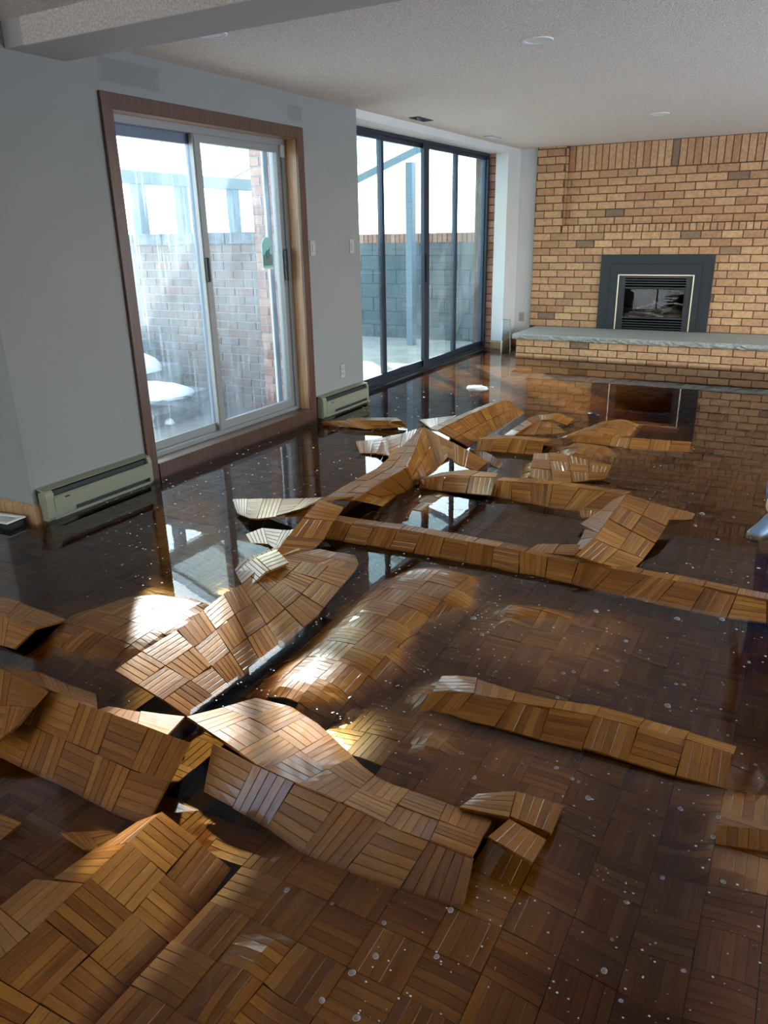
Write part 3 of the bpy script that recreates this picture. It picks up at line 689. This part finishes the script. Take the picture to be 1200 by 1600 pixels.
class Strip:
    def __init__(s, e0, e1, nu=None, nv=None, bow=0, lifted=True):
        s.A = [at(*p) for p in e0]; s.B = [at(*p) for p in e1]; s.bow = bow
        def cum(P):
            c = [0]
            for a, b in zip(P, P[1:]): c.append(c[-1]+(b-a).length)
            return [x/c[-1] for x in c], c[-1]
        s.ca, la = cum(s.A); s.cb, lb = cum(s.B)
        if len(s.A) == len(s.B): s.ca = s.cb = [(x+y)/2 for x, y in zip(s.ca, s.cb)]
        wd = sum((s.pt(u, 1)-s.pt(u, 0)).length for u in (.1, .3, .5, .7, .9))/5
        s.nu = nu or max(1, round((la+lb)/2/.127)); s.nv = nv or max(1, round(wd/.125))
        if lifted: FOOT.append(np.array([[p.x, p.y] for p in s.A] + [[p.x, p.y] for p in s.B[::-1]]))
    def ev(s, P, c, t):
        for i in range(len(c)-1):
            if t <= c[i+1] or i == len(c)-2:
                f = (t-c[i])/(c[i+1]-c[i]+1e-9); return P[i].lerp(P[i+1], f)
    def pt(s, u, v):
        a = s.ev(s.A, s.ca, u); b = s.ev(s.B, s.cb, u); p = a.lerp(b, v)
        if s.bow: p.z += s.bow*4*v*(1-v)
        return p
def buckle(label, strips, par=0, seg=2, lift=.0025, group=None):
    c = sum((x.pt(.5, .5) for x in strips), Vector())/len(strips); t = empty('buckled_parquet', (c.x, c.y, 0)); tag(t, label, 'flooring', group)
    for si, S in enumerate(strips):
        for i in range(S.nu):
            for j in range(S.nv):
                u0, u1, v0, v1 = i/S.nu, (i+1)/S.nu, j/S.nv, (j+1)/S.nv
                k = [rt_.uniform(-lift, lift) for _ in range(4)]; ju, jv = rt_.uniform(-.025, .025), rt_.uniform(-.02, .02)
                def fn(u, v, k=k):
                    p = S.pt(u0+(u1-u0)*(u+ju*(v-.5)), v0+(v1-v0)*(v+jv*(u-.5)))-Vector((c.x, c.y, 0))
                    p.z += (k[0]*(1-u)+k[1]*u)*(1-v)+(k[2]*(1-u)+k[3]*u)*v; return p
                me = to_mesh('parquet_tile', [tile_geo(fn, (i+j+si+par) % 2, seg=seg, gap=.0011 if c.y < 2.4 else .0021)]); link('parquet_tile', me, t)
    return t
# each buckled sheet: crest edge and foot edge as (px, py, height) in the photo's frame
def S(*a, **k): return Strip(*a, **k)
buckle('large tented parquet ridge in the near left foreground, pale strip on its crest', [
 S([(-130,1622,.10),(-10,1508,.10),(60,1448,.10),(132,1380,.105),(193,1322,.10),(253,1267,.085)], [(100,1700,-.03),(150,1610,-.03),(195,1560,-.03),(268,1492,-.03),(312,1425,-.03),(362,1358,-.02)], nv=2),
 S([(-130,1622,.10),(-10,1508,.10),(60,1448,.10),(132,1380,.105)], [(-160,1500,.0),(-40,1445,.0),(5,1412,.0),(52,1374,.01)], nv=1),
 S([(132,1380,.105),(193,1322,.10),(253,1267,.085)], [(82,1372,.03),(143,1330,.03),(214,1283,.03)], nv=1)])
buckle('wide buckled parquet slab leaning toward the camera left of the big dark gap', [
 S([(33,1063,.12),(77,1078,.13),(153,1107,.13),(233,1137,.13),(297,1160,.125)], [(-10,1178,.0),(30,1200,-.01),(110,1236,-.01),(173,1270,-.01),(228,1290,-.01)], nv=2),
 S([(33,1063,.12),(77,1078,.13),(153,1107,.13)], [(10,1040,.05),(60,1050,.04),(150,1085,.04)], nv=1),
 S([(153,1107,.13),(233,1137,.13),(262,1148,.128)], [(170,1104,.08),(235,1114,.06),(290,1119,.05)], nv=1)])
buckle('orange-brown parquet slab overlapping at the left edge, above the leaning slab', [
 S([(-90,1000,.16),(0,1044,.16),(74,1079,.15)], [(-100,1140,.06),(-10,1165,.06),(28,1132,.10)], nv=2)])
buckle('broad parquet sheet middle left, raised over a dark gap at its near end', [
 S([(178,1047,.10),(225,1015,.105),(290,975,.105),(345,930,.10),(378,912,.08),(400,893,.075),(430,872,.07)],
   [(293,1119,-.004),(340,1087,-.006),(366,1068,-.006),(403,1040,-.006),(441,1010,-.006),(494,965,-.005),(556,890,.0)], nv=3, bow=.004),
 S([(378,912,.08),(400,893,.075),(430,872,.07),(470,858,.06)], [(366,890,.05),(382,872,.05),(425,858,.05),(452,846,.05)], nv=1),
 S([(430,872,.07),(475,862,.05),(500,858,.03)], [(556,892,.0),(561,880,.0),(556,868,.0)], nv=2)])
buckle('silver-lit parquet ridge curling across the foreground centre', [
 S([(292,1120,.07),(345,1155,.095),(400,1194,.095),(455,1220,.095),(520,1247,.095),(575,1272,.095),(620,1295,.095),(680,1316,.095),(738,1338,.095)],
   [(400,1090,.004),(455,1103,.0),(500,1132,.0),(548,1178,-.004),(575,1205,-.004),(612,1224,-.003),(660,1240,.0),(705,1257,.01),(770,1280,.02)]),
 S([(332,1160,.092),(400,1196,.094),(455,1222,.094),(520,1249,.094),(575,1274,.094),(620,1297,.094),(680,1318,.094),(740,1341,.094)],
   [(318,1237,.005),(365,1264,-.01),(412,1292,-.012),(462,1328,-.012),(510,1352,-.012),(560,1370,-.012),(635,1397,-.012),(722,1424,-.012)], nv=1)])
buckle('loose parquet block tipped up at the right end of the silver-lit ridge', [
 S([(762,1306,.075),(832,1349,.06)], [(796,1279,.05),(854,1312,.035)], nu=1, nv=1, lifted=False)])
buckle('two parquet blocks rising from the water right of the tipped block', [
 S([(798,1276,.03),(862,1303,.03)], [(806,1235,.02),(880,1258,.022)], nu=1, nv=1, lifted=False),
 S([(718,1262,.03),(796,1278,.035)], [(745,1240,.015),(806,1236,.02)], nu=1, nv=1, lifted=False)])
buckle('long low parquet ridge running across the room to the right edge', [
 S([(515,812,.075),(560,817,.075),(640,829,.075),(700,840,.075),(760,851,.07),(820,862,.07),(900,878,.065),(1000,896,.055),(1085,913,.045),(1130,926,.035),(1200,938,.03),(1320,962,.03)],
   [(500,840,-.01),(545,848,-.01),(625,861,-.01),(690,873,-.01),(755,885,-.01),(820,897,-.01),(890,912,-.01),(950,928,-.01),(1060,952,-.008),(1110,962,-.006),(1200,975,-.006),(1310,1000,-.006)], nv=1),
 S([(515,812,.075),(640,829,.075),(760,851,.07),(900,878,.065),(1085,913,.045),(1320,962,.03)], [(530,806,.055),(650,822,.055),(770,844,.05),(908,870,.04),(1090,905,.015),(1320,952,.01)], nv=1)])
buckle('steep tilted parquet slab with a white-lit left flank, beside the right murky pool', [
 S([(979,772,.135),(960,797,.135),(930,840,.12),(897,868,.095)], [(1056,795,.09),(1032,838,.055),(1008,872,.01),(985,893,.03)], nu=4, nv=2),
 S([(979,772,.135),(960,797,.135),(935,833,.122)], [(957,781,.06),(940,796,.06),(906,818,.03)], nv=1),
 S([(938,829,.125),(930,840,.12),(910,858,.10)], [(918,818,.03),(905,845,.015),(896,858,.01)], nu=2, nv=1)])
buckle('small pale parquet flap at the foot of the steep tilted slab', [
 S([(840,850,.03),(880,850,.04),(918,851,.055)], [(822,862,.05),(870,866,.055),(897,868,.06)], nv=1)])
buckle('brownish parquet fragment behind the right side of the steep tilted slab', [
 S([(1054,793,.06),(1086,803,.02)], [(1046,812,.015),(1082,812,.0)], nu=2, nv=1)])
buckle('small orange parquet block half sunk left of the steep tilted slab', [
 S([(905,797,.015),(936,797,.02)], [(908,808,.0),(930,808,.003)], nu=1, nv=1)])
buckle('raised row of four parquet blocks with an open end, centre of the room', [
 S([(657,748,.06),(705,742,.07),(775,746,.075)], [(655,762,.0),(700,768,.01),(767,774,.03)], nu=3, nv=1),
 S([(657,748,.06),(705,742,.07),(775,746,.075)], [(690,738,.03),(730,733,.03),(778,740,.05)], nu=3, nv=1)])
buckle('raised row of parquet blocks leading up to the steep tilted slab', [
 S([(775,750,.075),(825,753,.07),(870,757,.07),(950,768,.06),(975,772,.06)], [(766,775,-.01),(830,788,-.01),(860,794,-.01),(905,799,-.01),(945,803,-.008)], nv=1),
 S([(775,750,.075),(870,757,.07),(970,771,.06)], [(785,745,.05),(878,752,.04),(985,768,.02)], nv=1)])
buckle('crossed parquet strip rising steeply in the centre left, dark on its right face', [
 S([(500,780,.14),(470,812,.12),(448,838,.10),(428,868,.08)], [(537,792,.12),(520,818,.08),(505,845,.04),(480,868,.02)], nu=3, nv=1)])
buckle('long pale parquet wing reaching left over the water, centre left', [
 S([(363,780,.04),(405,778,.06),(440,779,.08),(500,777,.13),(555,775,.14)], [(370,802,.015),(395,812,.05),(430,807,.07),(470,795,.10),(506,784,.12)], nv=1),
 S([(445,806,.06),(478,805,.07)], [(452,793,.075),(485,793,.09)], nu=1, nv=1)])
buckle('fan of bright wet parquet blocks low on the water below the pale wing', [
 S([(383,834,.01),(410,824,.03),(452,828,.05),(470,823,.06)], [(392,848,.0),(418,850,.01),(432,858,.02),(455,845,.05)], nu=3, nv=1)])
buckle('curled orange parquet block above the near dark notch', [
 S([(372,890,.06),(392,874,.075),(432,858,.08)], [(395,912,.07),(415,893,.09),(452,880,.08)], nu=2, nv=1)])
buckle('diagonal parquet ridge in the centre, pale left flank and arched dark opening', [
 S([(552,781,.13),(590,755,.15),(636,729,.17),(650,698,.185),(662,666,.20)], [(598,792,-.01),(622,773,-.01),(650,757,-.005),(668,745,.02),(684,732,.05)], nv=2),
 S([(552,781,.13),(590,755,.15),(636,729,.17),(650,698,.185),(661,668,.20)], [(506,778,.10),(548,753,.06),(588,732,.07),(628,698,.12),(656,669,.17)], nv=2),
 S([(662,666,.20),(695,684,.15),(715,695,.12),(764,721,.03)], [(684,732,.05),(699,714,.09),(717,726,.06),(745,736,.01)], nv=1)])
buckle('upper diagonal parquet ridge running to the far floor, dark right face', [
 S([(684,672,.14),(710,660,.14),(737,646,.13),(775,630,.11),(793,625,.09),(808,636,.04)], [(733,698,.0),(748,688,.0),(762,680,.0),(788,667,-.005),(803,657,-.005),(820,645,-.005)], nv=2),
 S([(684,672,.14),(737,646,.13),(775,630,.11)], [(672,668,.09),(726,645,.08),(768,628,.07)], nv=1)])
buckle('small parquet flap tipped between the diagonal ridge and the centre pool', [
 S([(733,701,.05),(760,706,.05),(785,722,.03)], [(738,708,.02),(757,720,.0),(778,731,.0)], nu=3, nv=1)])
buckle('raised strip of four parquet blocks with a dark right end, behind the centre', [
 S([(747,686,.075),(800,685,.075),(850,690,.075)], [(743,704,.0),(790,707,.0),(846,711,.0)], nu=4, nv=1),
 S([(747,686,.075),(800,685,.075),(850,690,.075)], [(762,681,.04),(810,681,.04),(866,686,.03)], nu=4, nv=1)])
buckle('white-lit curved parquet strip at the far centre', [
 S([(787,680,.0),(808,665,.03),(832,650,.06),(870,645,.08)], [(802,680,.02),(820,668,.04),(840,657,.05),(862,655,.07)], nv=1),
 S([(832,655,.05),(856,656,.055),(876,668,.03)], [(804,679,.005),(850,679,.0),(885,676,.0)], nu=3, nv=2)])
buckle('small tan parquet wedge beyond the white-lit strip', [
 S([(871,645,.08),(899,653,.02)], [(860,655,.06),(886,664,.01)], nu=2, nv=1)])
buckle('domed tan parquet slab with an open right end, right of the centre', [
 S([(834,708,.04),(868,707,.06),(957,726,.065)], [(826,745,-.002),(880,754,.0),(945,748,.02)], nv=3, bow=.01)])
buckle('low row of tan parquet blocks ending under the reflected fireplace', [
 S([(898,682,.03),(940,682,.04),(990,684,.04),(1081,691,.035)], [(892,690,.0),(935,694,.0),(985,701,.0),(1077,706,.0)], nv=1)])
buckle('flat tented parquet strip reaching the shorter heater', [
 S([(503,659,.03),(540,656,.06),(628,657,.07)], [(508,664,.0),(570,670,.01),(636,668,.01)], nu=5, nv=1),
 S([(540,656,.06),(628,657,.07)], [(545,653,.04),(620,652,.04)], nu=4, nv=1)])
buckle('scattered pale parquet blocks left of the diagonal ridge', [
 S([(555,690,.02),(600,683,.03),(632,676,.06)], [(562,708,.01),(588,708,.02),(608,712,.04)], nu=3, nv=1),
 S([(606,684,.07),(652,670,.10)], [(607,716,.03),(640,695,.10)], nu=2, nv=1)])
buckle('white wet parquet triangle afloat in front of the black doors', [
 S([(654,656,.012),(715,648,.014)], [(676,671,.005),(692,664,.006)], nu=2, nv=1)])
buckle('tented parquet pair at the left edge below the longer heater', [
 S([(-40,928,.03),(20,936,.03),(60,952,.03),(105,968,.02)], [(-50,955,.075),(0,962,.08),(30,972,.08),(57,981,.075)], nv=1),
 S([(-50,955,.075),(0,962,.08),(57,981,.075)], [(-60,998,.0),(0,1008,.0),(22,1014,.01)], nv=1)])
buckle('low stepped parquet ridge in the right foreground, catching light on its top edge', [
 S([(675,1080,.035),(705,1078,.038),(730,1082,.040),(775,1092,.042),(810,1097,.044),(865,1110,.046),(935,1118,.048),(1002,1137,.048),(1072,1155,.044),(1144,1176,.035)],
   [(652,1112,.0),(672,1110,.0),(700,1116,.0),(745,1130,.004),(787,1139,.006),(850,1157,.008),(915,1170,.012),(985,1191,.012),(1056,1212,.010),(1138,1236,-.004)], nv=1, bow=.002),
 S([(675,1080,.035),(730,1082,.040),(810,1097,.044),(935,1118,.048),(1072,1155,.044),(1146,1177,.035)], [(690,1056,.01),(735,1056,.006),(815,1082,.0),(945,1105,.0),(1080,1143,.0),(1152,1168,-.005)], nv=1)], lift=.004)
buckle('raised parquet block with a sharp front edge at the right frame edge', [
 S([(1120,1288,.028),(1200,1296,.03),(1290,1305,.03)], [(1118,1318,.006),(1200,1332,.006),(1290,1350,.006)], nv=1)])
buckle('small wet parquet flake in the lower left beside the foreground ridge', [
 S([(92,1302,.02),(130,1299,.03),(170,1299,.035)], [(130,1328,.015),(150,1328,.02),(188,1306,.035)], nu=2, nv=1)])
buckle('grey-lit parquet block cut by the left edge of the foreground', [
 S([(-70,1240,.03),(33,1284,.03)], [(-110,1300,.0),(2,1312,.0)], nu=2, nv=1)])
buckle('pale wet parquet wedge in front of the dark gap, left of the silver ridge', [
 S([(178,1112,.0),(225,1114,.008),(287,1119,.02)], [(225,1138,.0),(240,1142,.0),(258,1148,.0)], nu=2, nv=1)])
# flat floor blocks, those under the buckled sheets have lifted away
inst = []
cells = []
for i in range(-40, 30):
    for j in range(-36, 76):
        x0, y0 = LX+i*BX, LY+j*BY; cx, cy_ = x0+BX/2, y0+BY/2
        if cx > XR or cy_ < YR or cy_ > YB-.02 or cx < -1.9: continue
        if cx < .0 and not (cy_ < Y0-.03 or (cy_ > Y3+.03 and cy_ < YA-.03 and cx > -.24)): continue
        if cx > XC+.15 and cy_ > YH+.02: continue
        cells.append((i, j, cx, cy_))
CX = np.array([c[2] for c in cells]); CY = np.array([c[3] for c in cells]); under = np.zeros(len(cells), bool)
FOOT.append(poly_np([(290,1165),(345,1150),(335,1240),(262,1275),(228,1285)]))        # open pit between the two slabs
FOOT.append(poly_np([(170,1075),(178,1050),(292,1118),(268,1116)]))
for P in FOOT: under |= sdf(P, CX, CY) > .022
cells = [c for c, u in zip(cells, under) if not u]
def seen(c):
    d = Vector((c[2], c[3], -.03))-CAM; z = d.dot(fw)
    if z < .2: return 0
    px, py = 600+F*d.dot(rt)/z, 800-F*d.dot(up)/z
    return 1 if -30 < px < 1230 and py < 1640 else 0
cells.sort(key=lambda c: (-seen(c), (Vector((c[2], c[3], 0))-CAM).length))
floor = st(box('floor', (-2.0, YR, -.16), (XR, YB, -.085), M['sub']))
rf = random.Random(21); rest = []
_gx = np.array([0, .25, .5, .75, 1])
_X = np.array([[LX+c[0]*BX+g*BX for h_ in _gx for g in _gx] for c in cells]); _Y = np.array([[LY+c[1]*BY+h_*BY for h_ in _gx for g in _gx] for c in cells]); HALL = floor_h(_X, _Y).reshape(-1, 5, 5)
for n_, (i, j, cx, cy_) in enumerate(cells):
    x0, y0 = LX+i*BX, LY+j*BY; k = [rf.uniform(-.002, .002) for _ in range(4)]; tw_ = rf.uniform(-.01, .01)
    HH = HALL[n_]
    def fn(u, v):
        a = min(3, int(u*4)); b = min(3, int(v*4)); fu, fv = u*4-a, v*4-b
        z = (HH[b, a]*(1-fu)+HH[b, a+1]*fu)*(1-fv)+(HH[b+1, a]*(1-fu)+HH[b+1, a+1]*fu)*fv
        return Vector((x0+BX*(u+tw_*(v-.5)), y0+BY*(v-tw_*(u-.5)), z+(k[0]*(1-u)+k[1]*u)*(1-v)+(k[2]*(1-u)+k[3]*u)*v))
    dist = (Vector((cx, cy_, 0))-CAM).length
    near = n_ < 298
    g = tile_geo(fn, (i+j) % 2, seg=3 if dist < 3.5 else 2, rnd=rf)
    if near: link('parquet_tile', to_mesh('parquet_tile', [g]), floor)
    else: rest.append(g)
o = link('parquet_field', to_mesh('parquet_field', rest), floor); o['kind'] = 'stuff'
# ------------------------------------------------------------------ water
WP = [(-1.9, YR), (XR, YR), (XR, YH+.003), (XC+.15, YH+.003), (XC+.15, YF-.003), (XC, YF-.003), (XC, YB), (0, YB), (0, YA), (-.24, YA), (-.24, Y3), (0, Y3), (0, Y0), (-1.9, Y0)]
wo = prism('flood_water', WP, 2, -.0845, 0.0, M['water']); tag(wo, 'murky brown flood water standing over the whole parquet floor', 'water', kind='stuff')
# ------------------------------------------------------------------ bubbles and foam
BUB = [(919,1247,9),(741,1215,7),(869,1200,7),(721,1177,6),(704,1422,9),(448,1391,8),(600,1442,7),(519,1412,5),(587,1494,9),(550,1520,10),(503,1563,9),(557,1591,10),(682,1495,8),(944,1517,9),(979,1410,7),(1063,1264,7),(1035,1372,6),(956,1468,5),(970,1564,6),(1068,1517,6),(894,1217,6),(904,1222,5),(931,955,8),(1058,967,8),(978,1002,7),(947,1048,6),(896,1050,6),(880,1052,6),(965,1033,5),(1043,1103,9),(1128,968,8),(1123,953,7),(866,1063,5),(1056,1069,5),(1069,1070,5),(1137,1149,4),(1121,1163,5),(740,966,8),(741,983,5),(753,992,6),(747,1015,5),(1114,1308,7),(1123,1277,6),(871,1090,6),(1130,1378,7),(985,1108,5),(1000,1020,4),(1032,1010,4),(1170,1035,5),(1120,843,6),(1113,859,4),(1097,803,7),(1086,821,5),(1146,808,5),(1010,940,4),(1180,1195,4)]
bmb = bmesh.new(); bmesh.ops.create_uvsphere(bmb, u_segments=14, v_segments=8, radius=1)
bmesh.ops.delete(bmb, geom=[v for v in bmb.verts if v.co.z < -.05], context='VERTS')
for v in bmb.verts: v.co.z *= .62
bme = bpy.data.meshes.new('bubble_film'); bmb.to_mesh(bme); bmb.free(); bme.materials.append(M['bubble'])
for p in bme.polygons: p.use_smooth = True
bmr = bmesh.new(); 
R_ = []
for (r, z) in ((.88, .0), (1.12, .0), (1.08, .10), (.94, .12)): R_.append([bmr.verts.new((r*math.cos(i*math.pi/9), r*math.sin(i*math.pi/9), z)) for i in range(18)])
for k in range(4):
    for i in range(18): bmr.faces.new((R_[k][i], R_[k][(i+1) % 18], R_[(k+1) % 4][(i+1) % 18], R_[(k+1) % 4][i]))
bmesh.ops.recalc_face_normals(bmr, faces=bmr.faces[:]); rme = bpy.data.meshes.new('foam_rim'); bmr.to_mesh(rme); bmr.free(); rme.materials.append(M['foam'])
for (px, py, s_) in BUB:
    p = at(px, py); d = (p-CAM).length; r = s_*.5*d/F*1.0
    b = empty('water_bubble', (p.x, p.y, .0005)); b.rotation_euler.z = rf.uniform(0, 6); tag(b, 'clear round bubble floating on the brown water', 'bubble', 'bubbles floating on the water')
    f_ = link('bubble_film', bme, b); f_.scale = (r, r*.9, r); q = link('foam_rim', rme, b); q.scale = (r*.95, r*.8, r)
bm = bmesh.new()
pts = []
for _ in range(520):
    px = rf.uniform(560, 1200); py = 880+720*rf.random()**1.5; pts.append((px, py, rf.uniform(1.0, 3.4)))
for _ in range(240): pts.append((rf.uniform(600, 1200), rf.uniform(640, 960), rf.uniform(.8, 2.0)))
for _ in range(900):  # flecks gathered above the block joints on the window side
    p = at(rf.uniform(150, 780), rf.uniform(600, 1120)); 
    if rf.random() < .6: p.y = LY+round((p.y-LY)/BY)*BY+rf.gauss(0, .006)
    else: p.x = LX+round((p.x-LX)/BX)*BX+rf.gauss(0, .006)
    pts.append((p, None, rf.uniform(1.2, 3.0)))
for (a, b_, s_) in pts:
    p = a if b_ is None else at(a, b_)
    if p.x < .03 or p.y > 8.5 or floor_h(p.x, p.y) > -.006: continue
    if any(sdf(P, np.array([p.x]), np.array([p.y]))[0] > -.01 for P in FOOT): continue
    r = s_*.5*(p-CAM).length/F; t = bmesh.new(); bmesh.ops.create_icosphere(t, subdivisions=1, radius=r)
    for v in t.verts: v.co.z *= .35; v.co.x *= 1.25
    bmesh.ops.translate(t, vec=(p.x, p.y, .0006), verts=t.verts); me = bpy.data.meshes.new('t'); t.to_mesh(me); t.free(); bm.from_mesh(me); bpy.data.meshes.remove(me)
fo = bobj('foam_flecks', bm, M['foam']); tag(fo, 'tiny white foam flecks scattered over the flood water', 'foam', kind='stuff')
# floating white packaging
def blob(name, pts, h, mt, par, dome=.5):
    P = [Vector(p) for p in pts]; c = sum(P, Vector())/len(P); bm = bmesh.new()
    lo = [bm.verts.new((p.x, p.y, p.z)) for p in P]; mi = [bm.verts.new((*(c.lerp(p, .85)).xy, h)) for p in P]; tp = [bm.verts.new((*(c.lerp(p, .4)).xy, h*1.35)) for p in P]
    n = len(P)
    for A, B in ((lo, mi), (mi, tp)):
        for i in range(n): bm.faces.new((A[i], A[(i+1) % n], B[(i+1) % n], B[i]))
    bm.faces.new(tp); bm.faces.new(lo[::-1]); bmesh.ops.recalc_face_normals(bm, faces=bm.faces[:]); return bobj(name, bm, M[mt], par, True)
t = empty('floating_wrapper', (0, 0, 0)); tag(t, 'white crumpled wrapper floating before the far end of the black doors', 'litter')
c = at(745, 607); t.location = (c.x, c.y, 0)
blob('wrapper_body', [(.115*math.cos(a)*(1+.12*math.sin(3*a)), .075*math.sin(a)*(1+.1*math.cos(5*a)), -.004) for a in np.linspace(0, 2*math.pi, 15)[:-1]], .018, 'paper', t)
bar('wrapper_fold', (-.05, .01, .024), (.045, .03, .026), .007, 'white', t, 7)
t = empty('floating_debris', (0, 0, 0)); c = at(927, 648); t.location = (c.x, c.y, 0); tag(t, 'dark splinter of wood floating below the reflected hearth', 'debris')
blob('splinter', [(-.05, -.015, -.004), (.0, -.022, -.004), (.055, -.008, -.004), (.05, .012, -.004), (-.01, .018, -.004), (-.045, .01, -.004)], .012, 'black', t)
# ------------------------------------------------------------------ person at the right edge (only a foot and cuff show)
pe = empty('person', (3.603, 4.058, 0)); tag(pe, 'person beyond the right edge in slate blue shoe and denim, standing in water', 'person')
pe.rotation_euler = (0, 0, math.radians(67))
def skin(name, V, E, R, mt, lv=2, par=pe):
    me = bpy.data.meshes.new(name); me.from_pydata(V, E, []); me.materials.append(M[mt]); o = link(name, me, par)
    sk = o.modifiers.new('skin', 'SKIN'); sk.use_smooth_shade = True; sd = o.modifiers.new('sub', 'SUBSURF'); sd.levels = lv; sd.render_levels = lv
    if not me.skin_vertices: raise RuntimeError('no skin layer')
    for i, r in enumerate(R): me.skin_vertices[0].data[i].radius = (r, r) if not isinstance(r, tuple) else r
    me.skin_vertices[0].data[0].use_root = True; return o
# local frame: person faces -x, water floor at z=-.05
FL = -.045
hip = (.22, .0, .93)
Vb = [(.22,0,.95),(.22,0,1.12),(.21,0,1.30),(.21,0,1.42),(.20,0,1.50),(.195,0,1.56),
      (.22,.09,.90),(.20,.09,.49),(.06,.085,.06), (.24,-.09,.90),(.34,-.095,.50),(.38,-.09,.06),
      (.21,.17,1.40),(.24,.21,1.12),(.16,.20,.88),(.13,.195,.80),
      (.21,-.17,1.40),(.26,-.21,1.12),(.20,-.20,.88),(.17,-.195,.80)]
Eb = [(0,1),(1,2),(2,3),(3,4),(4,5),(0,6),(6,7),(7,8),(0,9),(9,10),(10,11),(3,12),(12,13),(13,14),(14,15),(3,16),(16,17),(17,18),(18,19)]
Rb = [(.12,.14),(.11,.13),(.12,.15),(.10,.13),.06,.055,.08,.055,.038,.08,.055,.038,.05,.04,.027,.03,.05,.04,.027,.03]
body = skin('body', Vb, Eb, Rb, 'skin')
skin('jeans', [(.22,0,.98),(.22,.09,.88),(.20,.09,.49),(.085,.086,.10),(.24,-.09,.88),(.34,-.095,.50),(.38,-.09,.12)], [(0,1),(1,2),(2,3),(0,4),(4,5),(5,6)], [(.12,.15),.098,.076,.062,.098,.076,.062], 'jeans')
skin('shirt', [(.22,0,.87),(.22,0,1.12),(.21,0,1.30),(.21,0,1.43),(.21,.17,1.40),(.235,.21,1.18),(.21,-.17,1.40),(.25,-.21,1.18)], [(0,1),(1,2),(2,3),(3,4),(4,5),(3,6),(6,7)], [(.165,.20),(.14,.17),(.145,.175),(.12,.15),.066,.056,.066,.056], 'shirt')
bm = bmesh.new(); bmesh.ops.create_icosphere(bm, subdivisions=3, radius=1)
for v in bm.verts:
    x, y, z = v.co; v.co = Vector((x*.095, y*.075, z*.118)); 
    if z < -.3: v.co.y *= 1+.3*(z+.3); v.co.x += -.012
    if abs(y) < .2 and x < -.7 and -.35 < z < .1: v.co.x -= .022*(1-abs(y)/.2)
bmesh.ops.translate(bm, vec=(.185, 0, 1.665), verts=bm.verts); hdm = bobj('head', bm, M['skin'], pe, True)
for s_ in (-1, 1):
    bm = bmesh.new(); bmesh.ops.create_uvsphere(bm, u_segments=10, v_segments=8, radius=.012); bmesh.ops.translate(bm, vec=(.185-.083, s_*.031, 1.675), verts=bm.verts); bobj('eye', bm, M['eye'], hdm, True)
    bm = bmesh.new(); bmesh.ops.create_uvsphere(bm, u_segments=10, v_segments=8, radius=1); 
    for v in bm.verts: v.co = Vector((v.co.x*.016+.19, v.co.y*.008+s_*.076, v.co.z*.03+1.66))
    bobj('ear', bm, M['skin'], hdm, True)
bm = bmesh.new(); bmesh.ops.create_uvsphere(bm, u_segments=10, v_segments=6, radius=1)
for v in bm.verts: v.co = Vector((v.co.x*.008+.185-.093, v.co.y*.022, v.co.z*.006+1.617))
bobj('mouth', bm, mat('lips', (.45, .2, .17), .5), hdm, True)
bm = bmesh.new(); bmesh.ops.create_icosphere(bm, subdivisions=3, radius=1); bmesh.ops.delete(bm, geom=[v for v in bm.verts if v.co.z < -.2 or (v.co.x < -.45 and v.co.z < .45)], context='VERTS')
for v in bm.verts: v.co = Vector((v.co.x*.103+.19, v.co.y*.083, v.co.z*.126+1.668))
bobj('hair', bm, M['hair'], pe, True)
for hx, hy in ((.13, .195), (.17, -.195)):
    for k in range(4):
        y_ = hy+(k-1.5)*.014; L_ = (.062, .072, .068, .054)[k]
        skin('finger', [(hx-.02+k*.004, y_, .76), (hx-.028, y_, .76-L_*.5), (hx-.018, y_, .76-L_)], [(0, 1), (1, 2)], [.0085, .008, .0065], 'skin', 1, body)
    skin('thumb', [(hx-.02, hy-math.copysign(.02, hy), .80), (hx-.04, hy-math.copysign(.034, hy), .765), (hx-.045, hy-math.copysign(.034, hy), .735)], [(0, 1), (1, 2)], [.011, .0095, .008], 'skin', 1, body)
def shoe(ax, ay, label=None):
    bm = bmesh.new(); prev = None; n = 14
    prof_ = [(-.195,.012,.018),(-.185,.034,.034),(-.15,.046,.050),(-.10,.048,.060),(-.055,.042,.078),(-.02,.038,.100),(.03,.036,.108),(.062,.030,.098),(.072,.012,.07)]
    for (xx, hw, ht) in prof_:
        r = [bm.verts.new((ax+xx, ay+hw*math.copysign(abs(math.cos(a))**.8, math.cos(a)), FL+.012+max(0, math.sin(a))**.8*ht)) for a in np.linspace(-.0, math.pi, n)]
        if prev:
            for i in range(n-1): bm.faces.new((prev[i], prev[i+1], r[i+1], r[i]))
            bm.faces.new((prev[0], r[0], r[-1], prev[-1]))
        else: bm.faces.new(r)
        prev = r
    bm.faces.new(prev[::-1]); bmesh.ops.recalc_face_normals(bm, faces=bm.faces[:]); s_ = bobj('shoe', bm, M['shoe'], pe, True)
    pts_ = [(ax+xx, ay+hw*1.06) for xx, hw, _ in prof_] + [(ax+xx, ay-hw*1.06) for xx, hw, _ in prof_[::-1]]
    prism('sole', pts_, 2, FL, FL+.018, M['sole'], s_)
shoe(.07, .085); shoe(.39, -.09)
